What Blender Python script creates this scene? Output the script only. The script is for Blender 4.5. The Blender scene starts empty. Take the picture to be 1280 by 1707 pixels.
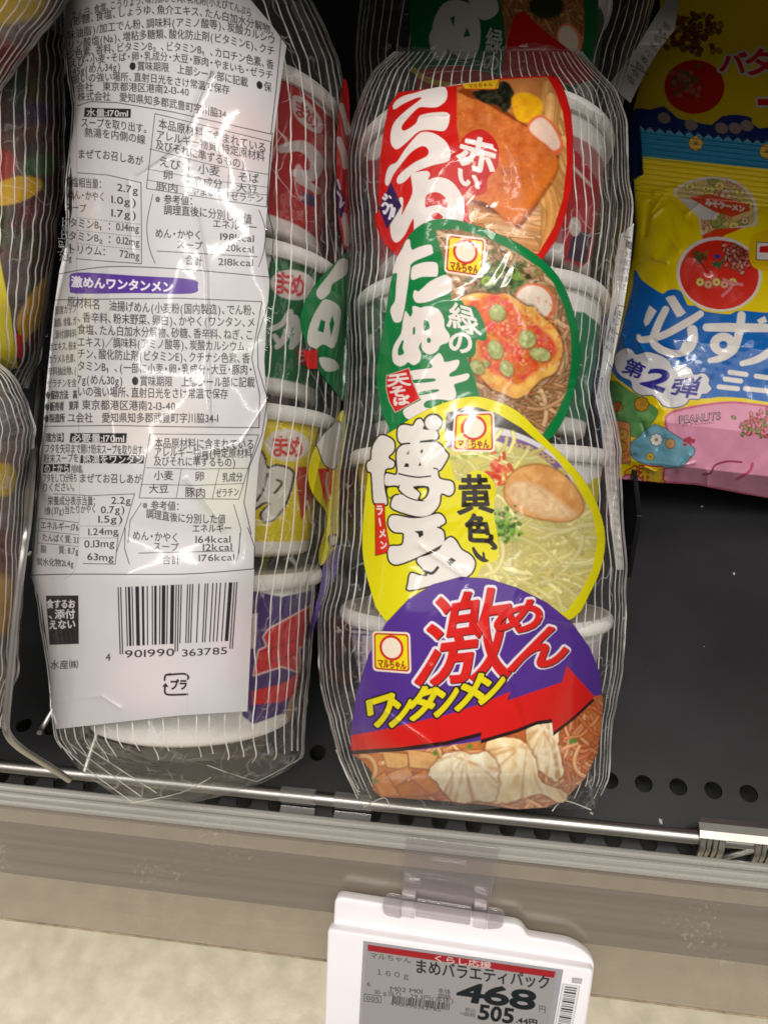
import bpy, math, random
import numpy as np
from mathutils import Vector

# ------------------------------------------------------------------ camera, world, lights, exposure
scene = bpy.context.scene
COL = scene.collection
FPX = 1283.0                       # focal length in photo pixels (photo 1280 x 1707)
CXP, CYP = 640.0, 853.5
CAM = np.array([0.0, 0.0, 0.300])  # the shelf top is z = 0
PITCH = math.radians(52.0)
# world X axis (along the shelf front) as the camera sees it
xrow = np.array([10000.0, -538.0, -1283.0]); xrow /= np.linalg.norm(xrow)   # right, up, forward components
Fz = -math.sin(PITCH)
# solve the Z row: orthogonal to xrow, forward component Fz
a, b, c = xrow[0], xrow[1], xrow[2] * Fz
rem = 1 - Fz * Fz
A2 = 1 + (b / a) ** 2; B2 = 2 * b * c / a ** 2; C2 = (c / a) ** 2 - rem
uz = (-B2 + math.sqrt(B2 * B2 - 4 * A2 * C2)) / (2 * A2)
zrow = np.array([-(b * uz + c) / a, uz, Fz])
yrow = np.cross(zrow, xrow)
yrow = yrow if yrow[2] > 0 else -yrow
CR = np.array([xrow[0], yrow[0], zrow[0]])
CU = np.array([xrow[1], yrow[1], zrow[1]])
CF = np.array([xrow[2], yrow[2], zrow[2]])
from mathutils import Matrix
cam_d = bpy.data.cameras.new('camera'); cam = bpy.data.objects.new('camera', cam_d); COL.objects.link(cam)
m = Matrix(((CR[0], CU[0], -CF[0], CAM[0]), (CR[1], CU[1], -CF[1], CAM[1]), (CR[2], CU[2], -CF[2], CAM[2]), (0, 0, 0, 1)))
cam.matrix_world = m
cam_d.sensor_fit = 'VERTICAL'; cam_d.sensor_height = 24.0
cam_d.lens = FPX / 1707.0 * 24.0
cam_d.clip_start = 0.01; cam_d.clip_end = 100
scene.camera = cam
scene.render.resolution_x, scene.render.resolution_y = 767, 1024

w = bpy.data.worlds.new('World'); scene.world = w; w.use_nodes = True
w.node_tree.nodes['Background'].inputs[0].default_value = (1.0, 0.94, 0.87, 1)
w.node_tree.nodes['Background'].inputs[1].default_value = 0.18

def area(name, loc, target, sx, sy, power, col=(1, 0.95, 0.88)):
    l = bpy.data.lights.new(name, 'AREA'); l.shape = 'RECTANGLE'; l.size = sx; l.size_y = sy; l.energy = power; l.color = col
    o = bpy.data.objects.new(name, l); COL.objects.link(o); o.location = loc
    d = Vector(target) - Vector(loc); o.rotation_euler = d.to_track_quat('-Z', 'Y').to_euler()
    return o
area('ceiling_and_glint_tube', (0.15, -0.12, 1.95), (0, 0.15, 0.05), 1.3, 0.075, 17)
area('ceiling_and_glint_tube', (-0.25, -0.50, 1.95), (0, 0.15, 0.05), 1.3, 0.075, 8)  # second tube, added for more glints on the wraps
area('ceiling_and_glint_tube', (-1.15, -0.45, 1.7), (0, 0.15, 0.05), 0.06, 1.2, 5)  # side tube added at the left for glints on the film
area('ceiling_and_glint_tube', (1.3, -0.40, 1.7), (0, 0.15, 0.05), 0.06, 1.2, 4)  # its counterpart at the right, likewise added for glints
area('fill_panel', (0.0, -0.72, 1.9), (0, 0.15, 0.05), 4.6, 1.5, 27)  # added broad fill: lifts the floor, softens the darkening towards the back

vs = scene.view_settings
vs.view_transform = 'Standard'; vs.look = 'None'; vs.exposure = 0.0; vs.gamma = 1.0; vs.use_curve_mapping = False
scene.render.engine = 'CYCLES'
cy = scene.cycles
cy.max_bounces = 10; cy.transparent_max_bounces = 24; cy.glossy_bounces = 4; cy.diffuse_bounces = 3; cy.transmission_bounces = 6
cy.caustics_reflective = False; cy.caustics_refractive = False
cy.use_denoising = True
cy.sample_clamp_indirect = 4.0

# ------------------------------------------------------------------ geometry helpers
def ray(px, py):
    px = np.asarray(px, float)[..., None]; py = np.asarray(py, float)[..., None]
    return CF + CR * ((px - CXP) / FPX) - CU * ((py - CYP) / FPX)

def project(P):
    v = P - CAM
    f = v @ CF
    return CXP + (v @ CR) / f * FPX, CYP - (v @ CU) / f * FPX

class Plane:
    """a leaning plane in the world; at(px, py, h) is the point h in front of it seen at that photo pixel"""
    def __init__(self, O, n):
        self.O = np.array(O, float); n = np.array(n, float); self.n = n / np.linalg.norm(n)
    def at(self, px, py, h=0.0):
        r = ray(px, py)
        num = np.dot(self.O - CAM, self.n) + np.asarray(h, float)
        t = num / (r @ self.n)
        return CAM + r * t[..., None]

def on_z(px, py, z=0.0):
    r = ray(px, py); t = (z - CAM[2]) / r[..., 2]
    return CAM + r * np.asarray(t)[..., None]

def lin(c):
    c = np.asarray(c, float) / 255.0
    return np.where(c <= 0.04045, c / 12.92, ((c + 0.055) / 1.055) ** 2.4)

def hash2(ix, iy, seed):
    h = (ix.astype(np.int64) * 374761393 + iy.astype(np.int64) * 668265263 + seed * 982451653) & 0x7fffffff
    h = ((h ^ (h >> 13)) * 1274126177) & 0x7fffffff
    return ((h ^ (h >> 16)) & 0xffff) / 65535.0

def vnoise(X, Y, s, seed=0):
    x = X / s; y = Y / s
    ix = np.floor(x); iy = np.floor(y); fx = x - ix; fy = y - iy
    fx = fx * fx * (3 - 2 * fx); fy = fy * fy * (3 - 2 * fy)
    ix = ix.astype(np.int64); iy = iy.astype(np.int64)
    a = hash2(ix, iy, seed); b = hash2(ix + 1, iy, seed); c = hash2(ix, iy + 1, seed); d = hash2(ix + 1, iy + 1, seed)
    return (a * (1 - fx) + b * fx) * (1 - fy) + (c * (1 - fx) + d * fx) * fy

def fbm(X, Y, s, seed=0, o=4):
    v = 0; a = 0.5; t = 0
    for k in range(o):
        v = v + a * vnoise(X, Y, s, seed + 17 * k); t += a; s *= 0.5; a *= 0.55
    return v / t

def tri(x):
    return np.abs((x % 1.0) - 0.5) * 2

def crumple(X, Y, seed, wl=46.0, soft=False):
    """faceted film creases: folded triangle waves under a slow warp, 0..1"""
    rs = np.random.RandomState(seed); v = 0; tot = 0
    for k in range(5):
        th = rs.uniform(0, math.pi); L = wl * rs.uniform(0.7, 2.2)
        wx = (vnoise(X, Y, 90, seed + k) - 0.5) * 70
        ph = rs.uniform(0, 1)
        q = (X * math.cos(th) + Y * math.sin(th) + wx) / L + ph
        t = 0.5 + 0.5 * np.cos(2 * math.pi * q) if soft else tri(q)
        mk = np.clip((vnoise(X, Y, 110, seed + 40 + k) - 0.35) * 2.2, 0, 1)
        am = L / wl
        v = v + am * t * mk; tot += am
    return v / tot

def catmull(pts, n=6, closed=False):
    p = np.asarray(pts, float); N = len(p); out = []
    rng = range(N if closed else N - 1)
    for i in rng:
        if closed: p0, p1, p2, p3 = p[i - 1], p[i], p[(i + 1) % N], p[(i + 2) % N]
        else: p0, p1, p2, p3 = p[max(i - 1, 0)], p[i], p[i + 1], p[min(i + 2, N - 1)]
        for k in range(n):
            t = k / n
            out.append(0.5 * ((2 * p1) + (-p0 + p2) * t + (2 * p0 - 5 * p1 + 4 * p2 - p3) * t * t + (-p0 + 3 * p1 - 3 * p2 + p3) * t ** 3))
    if not closed: out.append(p[-1])
    return np.array(out)

# ------------------------------------------------------------------ object helpers
def tag(o, label=None, cat=None, group=None, kind=None):
    if label: o['label'] = label
    if cat: o['category'] = cat
    if group: o['group'] = group
    if kind: o['kind'] = kind
    return o

def thing(name, label, cat, loc, group=None):
    o = bpy.data.objects.new(name, None); COL.objects.link(o)
    o.empty_display_size = 0.02
    o.location = [float(v) for v in loc]
    return tag(o, label, cat, group)

def root_of(o):
    v = Vector((0, 0, 0))
    while o is not None:
        v = v + o.location; o = o.parent
    return v

def obj(name, me, mats, parent=None):
    if not isinstance(mats, (list, tuple)): mats = [mats]
    for m_ in mats: me.materials.append(m_)
    o = bpy.data.objects.new(name, me); COL.objects.link(o)
    if parent is not None:
        o.parent = parent
        o.location = -root_of(parent)
    return o

def mesh_np(name, V, Fq, colors=None, mat_idx=None, smooth=True):
    """V (n,3); Fq list of arrays (k, m) with m verts per face"""
    me = bpy.data.meshes.new(name)
    V = np.asarray(V, np.float32)
    if not isinstance(Fq, list): Fq = [Fq]
    Fq = [np.asarray(f, np.int32) for f in Fq if len(f)]
    nl = sum(f.size for f in Fq); nf = sum(len(f) for f in Fq)
    me.vertices.add(len(V)); me.loops.add(nl); me.polygons.add(nf)
    me.vertices.foreach_set('co', V.ravel())
    me.loops.foreach_set('vertex_index', np.concatenate([f.ravel() for f in Fq]))
    sizes = np.concatenate([np.full(len(f), f.shape[1], np.int32) for f in Fq])
    starts = np.concatenate([[0], np.cumsum(sizes)[:-1]]).astype(np.int32)
    me.polygons.foreach_set('loop_start', starts)
    me.polygons.foreach_set('use_smooth', np.full(nf, smooth, bool))
    if mat_idx is not None: me.polygons.foreach_set('material_index', np.asarray(mat_idx, np.int32))
    if colors is not None:
        ca = me.color_attributes.new('Col', 'FLOAT_COLOR', 'POINT')
        ca.data.foreach_set('color', np.asarray(colors, np.float32).ravel())
    me.update(calc_edges=True); me.validate()
    return me

def grid_faces(H, W, mask=None, off=0, flip=False):
    i = np.arange(H * W).reshape(H, W)
    q = np.stack([i[:-1, :-1], i[1:, :-1], i[1:, 1:], i[:-1, 1:]], -1)
    if flip: q = q[..., ::-1]
    q = q[mask] if mask is not None else q.reshape(-1, 4)
    return q + off

class MB:
    """collects simple solids into one mesh"""
    def __init__(self): self.v = []; self.f = []; self.n = 0; self.sm = []
    def add(self, V, F):
        V = [tuple(map(float, p)) for p in V]
        for f in F: self.f.append([i + self.n for i in f])
        self.v += V; self.n += len(V)
    def box(self, c, s, R=None):
        c = np.array(c, float); R = np.eye(3) if R is None else np.array(R)
        V = []
        for z in (-.5, .5):
            for y in (-.5, .5):
                for x in (-.5, .5): V.append(c + R.T @ (np.array([x, y, z]) * s) if False else c + (x * s[0]) * R[0] + (y * s[1]) * R[1] + (z * s[2]) * R[2])
        self.add(V, [(0, 2, 3, 1), (4, 5, 7, 6), (0, 1, 5, 4), (2, 6, 7, 3), (0, 4, 6, 2), (1, 3, 7, 5)])
    def prism(self, pts, d):
        """closed outline (list of 3-D points) pushed along vector d"""
        n = len(pts); P = [np.array(p, float) for p in pts]
        self.add(P + [p + d for p in P], [list(range(n))[::-1], list(range(n, 2 * n))] + [(i, (i + 1) % n, n + (i + 1) % n, n + i) for i in range(n)])
    def tube(self, pts, r, seg=14, cap=True):
        P = np.array(pts, float); N = len(P)
        T = np.gradient(P, axis=0); T /= np.linalg.norm(T, axis=1)[:, None]
        up = np.array([0.3, 0.2, 0.93]); V = []
        rr = np.full(N, r) if np.isscalar(r) else np.array(r)
        a0 = np.cross(T[0], up); a0 /= np.linalg.norm(a0)
        for i in range(N):
            a0 = a0 - T[i] * (a0 @ T[i]); a0 /= np.linalg.norm(a0); b0 = np.cross(T[i], a0)
            for k in range(seg):
                th = 2 * math.pi * k / seg
                V.append(P[i] + rr[i] * (a0 * math.cos(th) + b0 * math.sin(th)))
        F = [(i * seg + k, i * seg + (k + 1) % seg, (i + 1) * seg + (k + 1) % seg, (i + 1) * seg + k) for i in range(N - 1) for k in range(seg)]
        if cap: F += [list(range(seg))[::-1], [(N - 1) * seg + k for k in range(seg)]]
        self.add(V, F)
    def mesh(self, name, smooth=False, bevel=0):
        me = bpy.data.meshes.new(name); me.from_pydata(self.v, [], self.f); me.update()
        import bmesh
        bm = bmesh.new(); bm.from_mesh(me)
        if bevel:
            es = [e for e in bm.edges if len(e.link_faces) == 2 and e.calc_face_angle(0) > 0.6]
            bmesh.ops.bevel(bm, geom=es, offset=bevel, segments=3, affect='EDGES', profile=0.5)
        bmesh.ops.recalc_face_normals(bm, faces=bm.faces)
        bm.to_mesh(me); bm.free()
        if smooth:
            for p in me.polygons: p.use_smooth = True
            try: me.set_sharp_from_angle(angle=math.radians(35))
            except Exception: pass
        return me

# ------------------------------------------------------------------ materials
def nodes(name):
    mt = bpy.data.materials.new(name); mt.use_nodes = True
    nt = mt.node_tree; return mt, nt, nt.nodes, nt.links, nt.nodes['Principled BSDF'], nt.nodes['Material Output']

def simple(name, col, rough=0.5, metal=0.0, noise=0.0, scale=60, spec=0.5, bump=0.0):
    mt, nt, N, L, p, out = nodes(name)
    base = lin(col)
    p.inputs['Roughness'].default_value = rough; p.inputs['Metallic'].default_value = metal
    p.inputs['Specular IOR Level'].default_value = spec
    tc = N.new('ShaderNodeTexCoord'); nz = N.new('ShaderNodeTexNoise'); nz.inputs['Scale'].default_value = scale; nz.inputs['Detail'].default_value = 6
    L.new(tc.outputs['Object'], nz.inputs['Vector'])
    mp = N.new('ShaderNodeMapRange'); mp.inputs[1].default_value = 0.3; mp.inputs[2].default_value = 0.7
    mp.inputs[3].default_value = 1 - noise; mp.inputs[4].default_value = 1 + noise
    L.new(nz.outputs['Fac'], mp.inputs[0])
    mx = N.new('ShaderNodeVectorMath'); mx.operation = 'SCALE'; mx.inputs[0].default_value = tuple(base)
    L.new(mp.outputs[0], mx.inputs['Scale']); L.new(mx.outputs[0], p.inputs['Base Color'])
    if bump:
        bp = N.new('ShaderNodeBump'); bp.inputs['Strength'].default_value = bump; bp.inputs['Distance'].default_value = 0.001
        L.new(nz.outputs['Fac'], bp.inputs['Height']); L.new(bp.outputs[0], p.inputs['Normal'])
    return mt

def print_mat(name, rough=0.28, spec=0.5, bump=0.0, scale=900, coat=0.0):
    mt, nt, N, L, p, out = nodes(name)
    at = N.new('ShaderNodeAttribute'); at.attribute_name = 'Col'
    p.inputs['Roughness'].default_value = rough; p.inputs['Specular IOR Level'].default_value = spec
    p.inputs['Coat Weight'].default_value = coat; p.inputs['Coat Roughness'].default_value = 0.11
    L.new(at.outputs['Color'], p.inputs['Base Color'])
    if bump:
        tc = N.new('ShaderNodeTexCoord'); nz = N.new('ShaderNodeTexNoise'); nz.inputs['Scale'].default_value = scale; nz.inputs['Detail'].default_value = 3
        L.new(tc.outputs['Object'], nz.inputs['Vector'])
        bp = N.new('ShaderNodeBump'); bp.inputs['Strength'].default_value = bump; bp.inputs['Distance'].default_value = 0.0006
        L.new(nz.outputs['Fac'], bp.inputs['Height']); L.new(bp.outputs[0], p.inputs['Normal'])
    tr = N.new('ShaderNodeBsdfTransparent'); mx = N.new('ShaderNodeMixShader')
    L.new(at.outputs['Alpha'], mx.inputs[0]); L.new(tr.outputs[0], mx.inputs[1]); L.new(p.outputs[0], mx.inputs[2])
    L.new(mx.outputs[0], out.inputs['Surface'])
    return mt

def clear_mat(name, tint=(0.97, 0.97, 0.97), rough=0.06, base=0.03, edge=0.55, haze=0.03, haze_col=(0.85, 0.85, 0.85), bump=0.0, bscale=300, crease=0.0):
    mt, nt, N, L, p, out = nodes(name); N.remove(p)
    tr = N.new('ShaderNodeBsdfTransparent'); tr.inputs[0].default_value = (*tint, 1)
    gl = N.new('ShaderNodeBsdfGlossy'); gl.inputs['Roughness'].default_value = rough; gl.inputs['Color'].default_value = (1, 1, 1, 1)
    df = N.new('ShaderNodeBsdfDiffuse'); df.inputs[0].default_value = (*haze_col, 1)
    lw = N.new('ShaderNodeLayerWeight'); lw.inputs['Blend'].default_value = 0.35
    mp = N.new('ShaderNodeMapRange'); mp.inputs[3].default_value = base; mp.inputs[4].default_value = edge
    L.new(lw.outputs['Facing'], mp.inputs[0])
    mp2 = N.new('ShaderNodeMapRange'); mp2.inputs[3].default_value = haze; mp2.inputs[4].default_value = min(1, haze * 4)
    L.new(lw.outputs['Facing'], mp2.inputs[0])
    m1 = N.new('ShaderNodeMixShader'); L.new(mp2.outputs[0], m1.inputs[0]); L.new(tr.outputs[0], m1.inputs[1]); L.new(df.outputs[0], m1.inputs[2])
    m2 = N.new('ShaderNodeMixShader'); L.new(mp.outputs[0], m2.inputs[0]); L.new(m1.outputs[0], m2.inputs[1]); L.new(gl.outputs[0], m2.inputs[2])
    if bump:
        tc = N.new('ShaderNodeTexCoord'); nz = N.new('ShaderNodeTexNoise'); nz.inputs['Scale'].default_value = bscale; nz.inputs['Detail'].default_value = 3
        L.new(tc.outputs['Object'], nz.inputs['Vector'])
        bp = N.new('ShaderNodeBump'); bp.inputs['Strength'].default_value = bump; bp.inputs['Distance'].default_value = 0.001
        L.new(nz.outputs['Fac'], bp.inputs['Height']); L.new(bp.outputs[0], gl.inputs['Normal'])
    last = m2.outputs[0]
    if crease:
        tc = N.new('ShaderNodeTexCoord'); acc = None
        for sc, wd in ((38, 0.010), (95, 0.016)):
            nz = N.new('ShaderNodeTexNoise'); nz.inputs['Scale'].default_value = sc; nz.inputs['Detail'].default_value = 1.5; nz.inputs['Distortion'].default_value = 0.6
            L.new(tc.outputs['Object'], nz.inputs['Vector'])
            sb_ = N.new('ShaderNodeMath'); sb_.operation = 'SUBTRACT'; sb_.inputs[1].default_value = 0.5; L.new(nz.outputs['Fac'], sb_.inputs[0])
            ab = N.new('ShaderNodeMath'); ab.operation = 'ABSOLUTE'; L.new(sb_.outputs[0], ab.inputs[0])
            r_ = N.new('ShaderNodeMapRange'); r_.inputs[1].default_value = 0.0; r_.inputs[2].default_value = wd; r_.inputs[3].default_value = 1.0; r_.inputs[4].default_value = 0.0
            L.new(ab.outputs[0], r_.inputs[0])
            mk = N.new('ShaderNodeTexNoise'); mk.inputs['Scale'].default_value = sc * 0.9; mk.inputs['Detail'].default_value = 1; mo = N.new('ShaderNodeVectorMath'); mo.inputs[1].default_value = (3.1, 7.7, 1.3)
            L.new(tc.outputs['Object'], mo.inputs[0]); L.new(mo.outputs[0], mk.inputs['Vector'])
            r3 = N.new('ShaderNodeMapRange'); r3.inputs[1].default_value = 0.48; r3.inputs[2].default_value = 0.62; L.new(mk.outputs['Fac'], r3.inputs[0])
            mu = N.new('ShaderNodeMath'); mu.operation = 'MULTIPLY'; L.new(r_.outputs[0], mu.inputs[0]); L.new(r3.outputs[0], mu.inputs[1])
            if acc is None: acc = mu.outputs[0]
            else:
                a_ = N.new('ShaderNodeMath'); a_.operation = 'MAXIMUM'; L.new(acc, a_.inputs[0]); L.new(mu.outputs[0], a_.inputs[1]); acc = a_.outputs[0]
        sc_ = N.new('ShaderNodeMath'); sc_.operation = 'MULTIPLY'; sc_.inputs[1].default_value = crease; L.new(acc, sc_.inputs[0])
        d2 = N.new('ShaderNodeBsdfDiffuse'); d2.inputs[0].default_value = (0.9, 0.9, 0.9, 1)
        m3 = N.new('ShaderNodeMixShader'); L.new(sc_.outputs[0], m3.inputs[0]); L.new(last, m3.inputs[1]); L.new(d2.outputs[0], m3.inputs[2]); last = m3.outputs[0]
    L.new(last, out.inputs['Surface'])
    return mt
# ------------------------------------------------------------------ printed artwork: small vector rasteriser into vertex colours
GLY = {}
def load_glyphs(chars):
    chars = sorted(set(chars) - set(GLY) - set(' \u3000\n'))
    if not chars: return
    cu = bpy.data.curves.new('glyphs', 'FONT'); cu.body = '\n'.join(chars); cu.resolution_u = 3
    o = bpy.data.objects.new('glyphs', cu); COL.objects.link(o)
    dg = bpy.context.evaluated_depsgraph_get(); dg.update()
    c = o.to_curve(dg)
    rows = {}
    for s in c.splines:
        bp = s.bezier_points; pts = []
        n = len(bp)
        for i in range(n):
            p0 = bp[i]; p1 = bp[(i + 1) % n]
            a0, a1, a2, a3 = [np.array(v[:2]) for v in (p0.co, p0.handle_right, p1.handle_left, p1.co)]
            straight = abs(np.cross(a1 - a0, a3 - a0)) < 1e-4 and abs(np.cross(a2 - a0, a3 - a0)) < 1e-4
            for k in range(1 if straight else 4):
                t = k / 4; u = 1 - t
                pts.append(u ** 3 * a0 + 3 * u * u * t * a1 + 3 * u * t * t * a2 + t ** 3 * a3)
        pts = np.array(pts)
        r = int(round(-(pts[:, 1].mean() - 0.35)))
        rows.setdefault(r, []).append(pts + [0, r])
    for i, ch in enumerate(chars):
        cs = rows.get(i, [])
        if not cs: continue
        al = np.concatenate(cs)
        GLY[ch] = (cs, al.min(0), al.max(0))
    o.to_curve_clear(); bpy.data.objects.remove(o); bpy.data.curves.remove(cu)

def is_wide(ch): return ord(ch) > 0x2000
def adv(ch):
    if ch == ' ': return 0.30
    if ch == '\u3000': return 1.0
    if ch in '、。・': return 0.62
    if ch in '（）()': return 0.5
    if is_wide(ch): return 1.0
    g = GLY.get(ch)
    return (g[2][0] - g[1][0] + 0.10) if g else 0.5

class Art:
    def __init__(s, x0, y0, x1, y1, ss=1.0):
        s.x0, s.y0, s.ss = x0, y0, ss
        s.W = int(round((x1 - x0) * ss)) + 1; s.H = int(round((y1 - y0) * ss)) + 1
        s.rgb = np.zeros((s.H, s.W, 3)); s.a = np.zeros((s.H, s.W)); s.clip = None
        s.X, s.Y = np.meshgrid(x0 + np.arange(s.W) / ss, y0 + np.arange(s.H) / ss)
    def win(s, xa, ya, xb, yb):
        i0 = max(0, int((xa - s.x0) * s.ss) - 1); i1 = min(s.W, int((xb - s.x0) * s.ss) + 3)
        j0 = max(0, int((ya - s.y0) * s.ss) - 1); j1 = min(s.H, int((yb - s.y0) * s.ss) + 3)
        if i1 <= i0 or j1 <= j0: return None
        return (slice(j0, j1), slice(i0, i1))
    def put(s, sl, cov, col, only=False):
        if s.clip is not None: cov = cov * s.clip[sl]
        if only: cov = cov * (s.a[sl] > 0.5)
        X = s.X[sl]; Y = s.Y[sl]
        if callable(col): col = col(X, Y)
        col = lin(col)
        c = cov[..., None]
        s.rgb[sl] = s.rgb[sl] * (1 - c) + col * c
        s.a[sl] = s.a[sl] + (1 - s.a[sl]) * cov
    def sd(s, contours, X, Y):
        sh = X.shape; x = X.ravel(); y = Y.ravel()
        d2 = np.full(x.shape, 1e18); ins = np.zeros(x.shape, np.int32)
        A = np.concatenate([np.asarray(c, float) for c in contours]); B = np.concatenate([np.roll(np.asarray(c, float), -1, 0) for c in contours])
        step = max(1, int(2e6 // max(1, x.size)))
        for k in range(0, len(A), step):
            a = A[k:k + step]; b = B[k:k + step]
            dx = (b - a)[:, 0][:, None]; dy = (b - a)[:, 1][:, None]
            ex = x[None] - a[:, 0][:, None]; ey = y[None] - a[:, 1][:, None]
            t = np.clip((ex * dx + ey * dy) / (dx * dx + dy * dy + 1e-12), 0, 1)
            d2 = np.minimum(d2, ((ex - dx * t) ** 2 + (ey - dy * t) ** 2).min(0))
            cr = ((a[:, 1][:, None] > y[None]) != (b[:, 1][:, None] > y[None]))
            with np.errstate(divide='ignore', invalid='ignore'):
                xi = a[:, 0][:, None] + ey / np.where(dy == 0, 1e-12, dy) * dx
            ins += (cr & (x[None] < xi)).sum(0)
        d = np.sqrt(d2)
        return np.where(ins % 2 == 1, -d, d).reshape(sh)
    def poly(s, pts, col, grow=0.0, soft=1.0, alpha=1.0, smooth=False, only=False):
        cs = pts if isinstance(pts, list) and len(pts) and np.ndim(pts[0]) == 2 else [pts]
        if smooth: cs = [catmull(c, 5, True) for c in cs]
        al = np.concatenate([np.asarray(c, float) for c in cs]); g = abs(grow) + soft + 1
        sl = s.win(*(al.min(0) - g), *(al.max(0) + g))
        if sl is None: return
        d = s.sd(cs, s.X[sl], s.Y[sl]) - grow
        s.put(sl, np.clip(0.5 - d / soft, 0, 1) * alpha, col, only)
    def stroke(s, pts, w, col, soft=1.0, alpha=1.0, smooth=True, only=False):
        p = catmull(pts, 6) if smooth and len(pts) > 2 else np.asarray(pts, float)
        if np.isscalar(w): ww = np.full(len(p), float(w))
        else: ww = np.interp(np.linspace(0, 1, len(p)), np.linspace(0, 1, len(w)), w)
        g = ww.max() / 2 + soft + 1
        sl = s.win(*(p.min(0) - g), *(p.max(0) + g))
        if sl is None: return
        X = s.X[sl]; Y = s.Y[sl]; d = np.full(X.shape, 1e9)
        for i in range(len(p) - 1):
            a, b = p[i], p[i + 1]; v = b - a; l2 = v @ v + 1e-9
            t = np.clip(((X - a[0]) * v[0] + (Y - a[1]) * v[1]) / l2, 0, 1)
            d = np.minimum(d, np.hypot(X - a[0] - v[0] * t, Y - a[1] - v[1] * t) - (ww[i] * (1 - t) + ww[i + 1] * t) / 2)
        s.put(sl, np.clip(0.5 - d / soft, 0, 1) * alpha, col, only)
    def ell(s, cx, cy, rx, ry, col, rot=0.0, soft=1.0, alpha=1.0, only=False):
        R = max(rx, ry) + soft + 1; sl = s.win(cx - R, cy - R, cx + R, cy + R)
        if sl is None: return
        c, n = math.cos(rot), math.sin(rot)
        X = s.X[sl] - cx; Y = s.Y[sl] - cy
        u = (X * c + Y * n) / rx; v = (-X * n + Y * c) / ry
        d = (np.hypot(u, v) - 1) * min(rx, ry)
        s.put(sl, np.clip(0.5 - d / soft, 0, 1) * alpha, col, only)
    def glyph(s, ch, fn, col, grow=0.0, soft=0.9, alpha=1.0, norm=False):
        """fn maps glyph units (em box, y up; or the glyph's own 0..1 box when norm) to photo pixels"""
        g = GLY.get(ch)
        if g is None: return
        cs, lo, hi = g
        out = []
        for c in cs:
            q = (c - lo) / np.maximum(hi - lo, 1e-3) if norm else c
            out.append(fn(q))
        s.poly(out, col, grow, soft, alpha)
    def text(s, st, pts, size, col, bold=0.0, alpha=1.0, slant=0.0, soft=0.9, fit=True):
        """pts: the path of the text's middle line in photo pixels"""
        load_glyphs(st)
        p = np.asarray(pts, float)
        if len(p) > 2: p = catmull(p, 8)
        seg = np.hypot(*np.diff(p, axis=0).T); cum = np.concatenate([[0], np.cumsum(seg)])
        tot = sum(adv(ch) for ch in st); k = cum[-1] / tot if fit else size
        x = 0.0
        for ch in st:
            ad = adv(ch); mid = x + ad * k / 2; x += ad * k
            if ch in ' \u3000' or ch not in GLY: continue
            t = np.array([np.interp(mid, cum, p[:, 0]), np.interp(mid, cum, p[:, 1])])
            e = min(max(mid, 0.5), cum[-1] - 0.5)
            a0 = np.array([np.interp(e - 1, cum, p[:, 0]), np.interp(e - 1, cum, p[:, 1])]); a1 = np.array([np.interp(e + 1, cum, p[:, 0]), np.interp(e + 1, cum, p[:, 1])])
            d = a1 - a0; d /= max(np.linalg.norm(d), 1e-6)
            g = GLY[ch]
            wide = is_wide(ch) and ch not in '、。・'
            gcx = 0.5 if wide and ch not in '（）' else (g[1][0] + g[2][0]) / 2
            if ch in '、。': gcx = (g[1][0] + g[2][0]) / 2 + 0.1
            gcy = 0.37
            def fn(q, t=t, d=d, gcx=gcx):
                u = (q[:, 0] - gcx) * k; v = -(q[:, 1] - gcy) * size * 1.0
                return t + np.outer(u, d) + np.stack([-v * slant * 0, v], 1) + np.stack([-v * slant, 0 * v], 1)
            s.glyph(ch, fn, col, bold, soft, alpha)
    def photo(s, mask, seed, amp=0.16):
        """soften a printed food picture and give it a photograph's uneven tone"""
        C = s.rgb
        for _ in range(1):
            p = np.pad(C, ((1, 1), (1, 1), (0, 0)), 'edge'); C = (p[:-2, 1:-1] + p[2:, 1:-1] + p[1:-1, :-2] + p[1:-1, 2:] + 2 * C) / 6
        t = 1 + amp * 2 * (fbm(s.X, s.Y, 42, seed, 2) - 0.5) + amp * 1.1 * (fbm(s.X, s.Y, 6, seed + 3, 3) - 0.5)
        C = np.clip(C * t[..., None], 0, 1); m = mask[..., None]
        s.rgb = s.rgb * (1 - m) + C * m
    def sample(s, px, py):
        fx = np.clip((px - s.x0) * s.ss, 0, s.W - 1.001); fy = np.clip((py - s.y0) * s.ss, 0, s.H - 1.001)
        ix = fx.astype(int); iy = fy.astype(int); ax = (fx - ix)[..., None]; ay = (fy - iy)[..., None]
        D = np.concatenate([s.rgb, s.a[..., None]], -1)
        o = (D[iy, ix] * (1 - ax) + D[iy, ix + 1] * ax) * (1 - ay) + (D[iy + 1, ix] * (1 - ax) + D[iy + 1, ix + 1] * ax) * ay
        inside = (px > s.x0) & (px < s.x0 + (s.W - 1) / s.ss) & (py > s.y0) & (py < s.y0 + (s.H - 1) / s.ss)
        o[..., 3] *= inside
        return o
    def drape(s, name, plane, hfun, mat, parent, step=1):
        X = s.X[::step, ::step]; Y = s.Y[::step, ::step]; A = s.a[::step, ::step]; C = s.rgb[::step, ::step]
        P = plane.at(X, Y, hfun(X, Y))
        vis = A > 0.02
        q = vis[:-1, :-1] | vis[1:, :-1] | vis[1:, 1:] | vis[:-1, 1:]
        F = grid_faces(*A.shape, mask=q)
        used = np.unique(F); remap = np.full(A.size, -1); remap[used] = np.arange(len(used))
        col = np.concatenate([C, A[..., None]], -1).reshape(-1, 4)[used]
        return obj(name, mesh_np(name, P.reshape(-1, 3)[used], remap[F], col), mat, parent)

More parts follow.
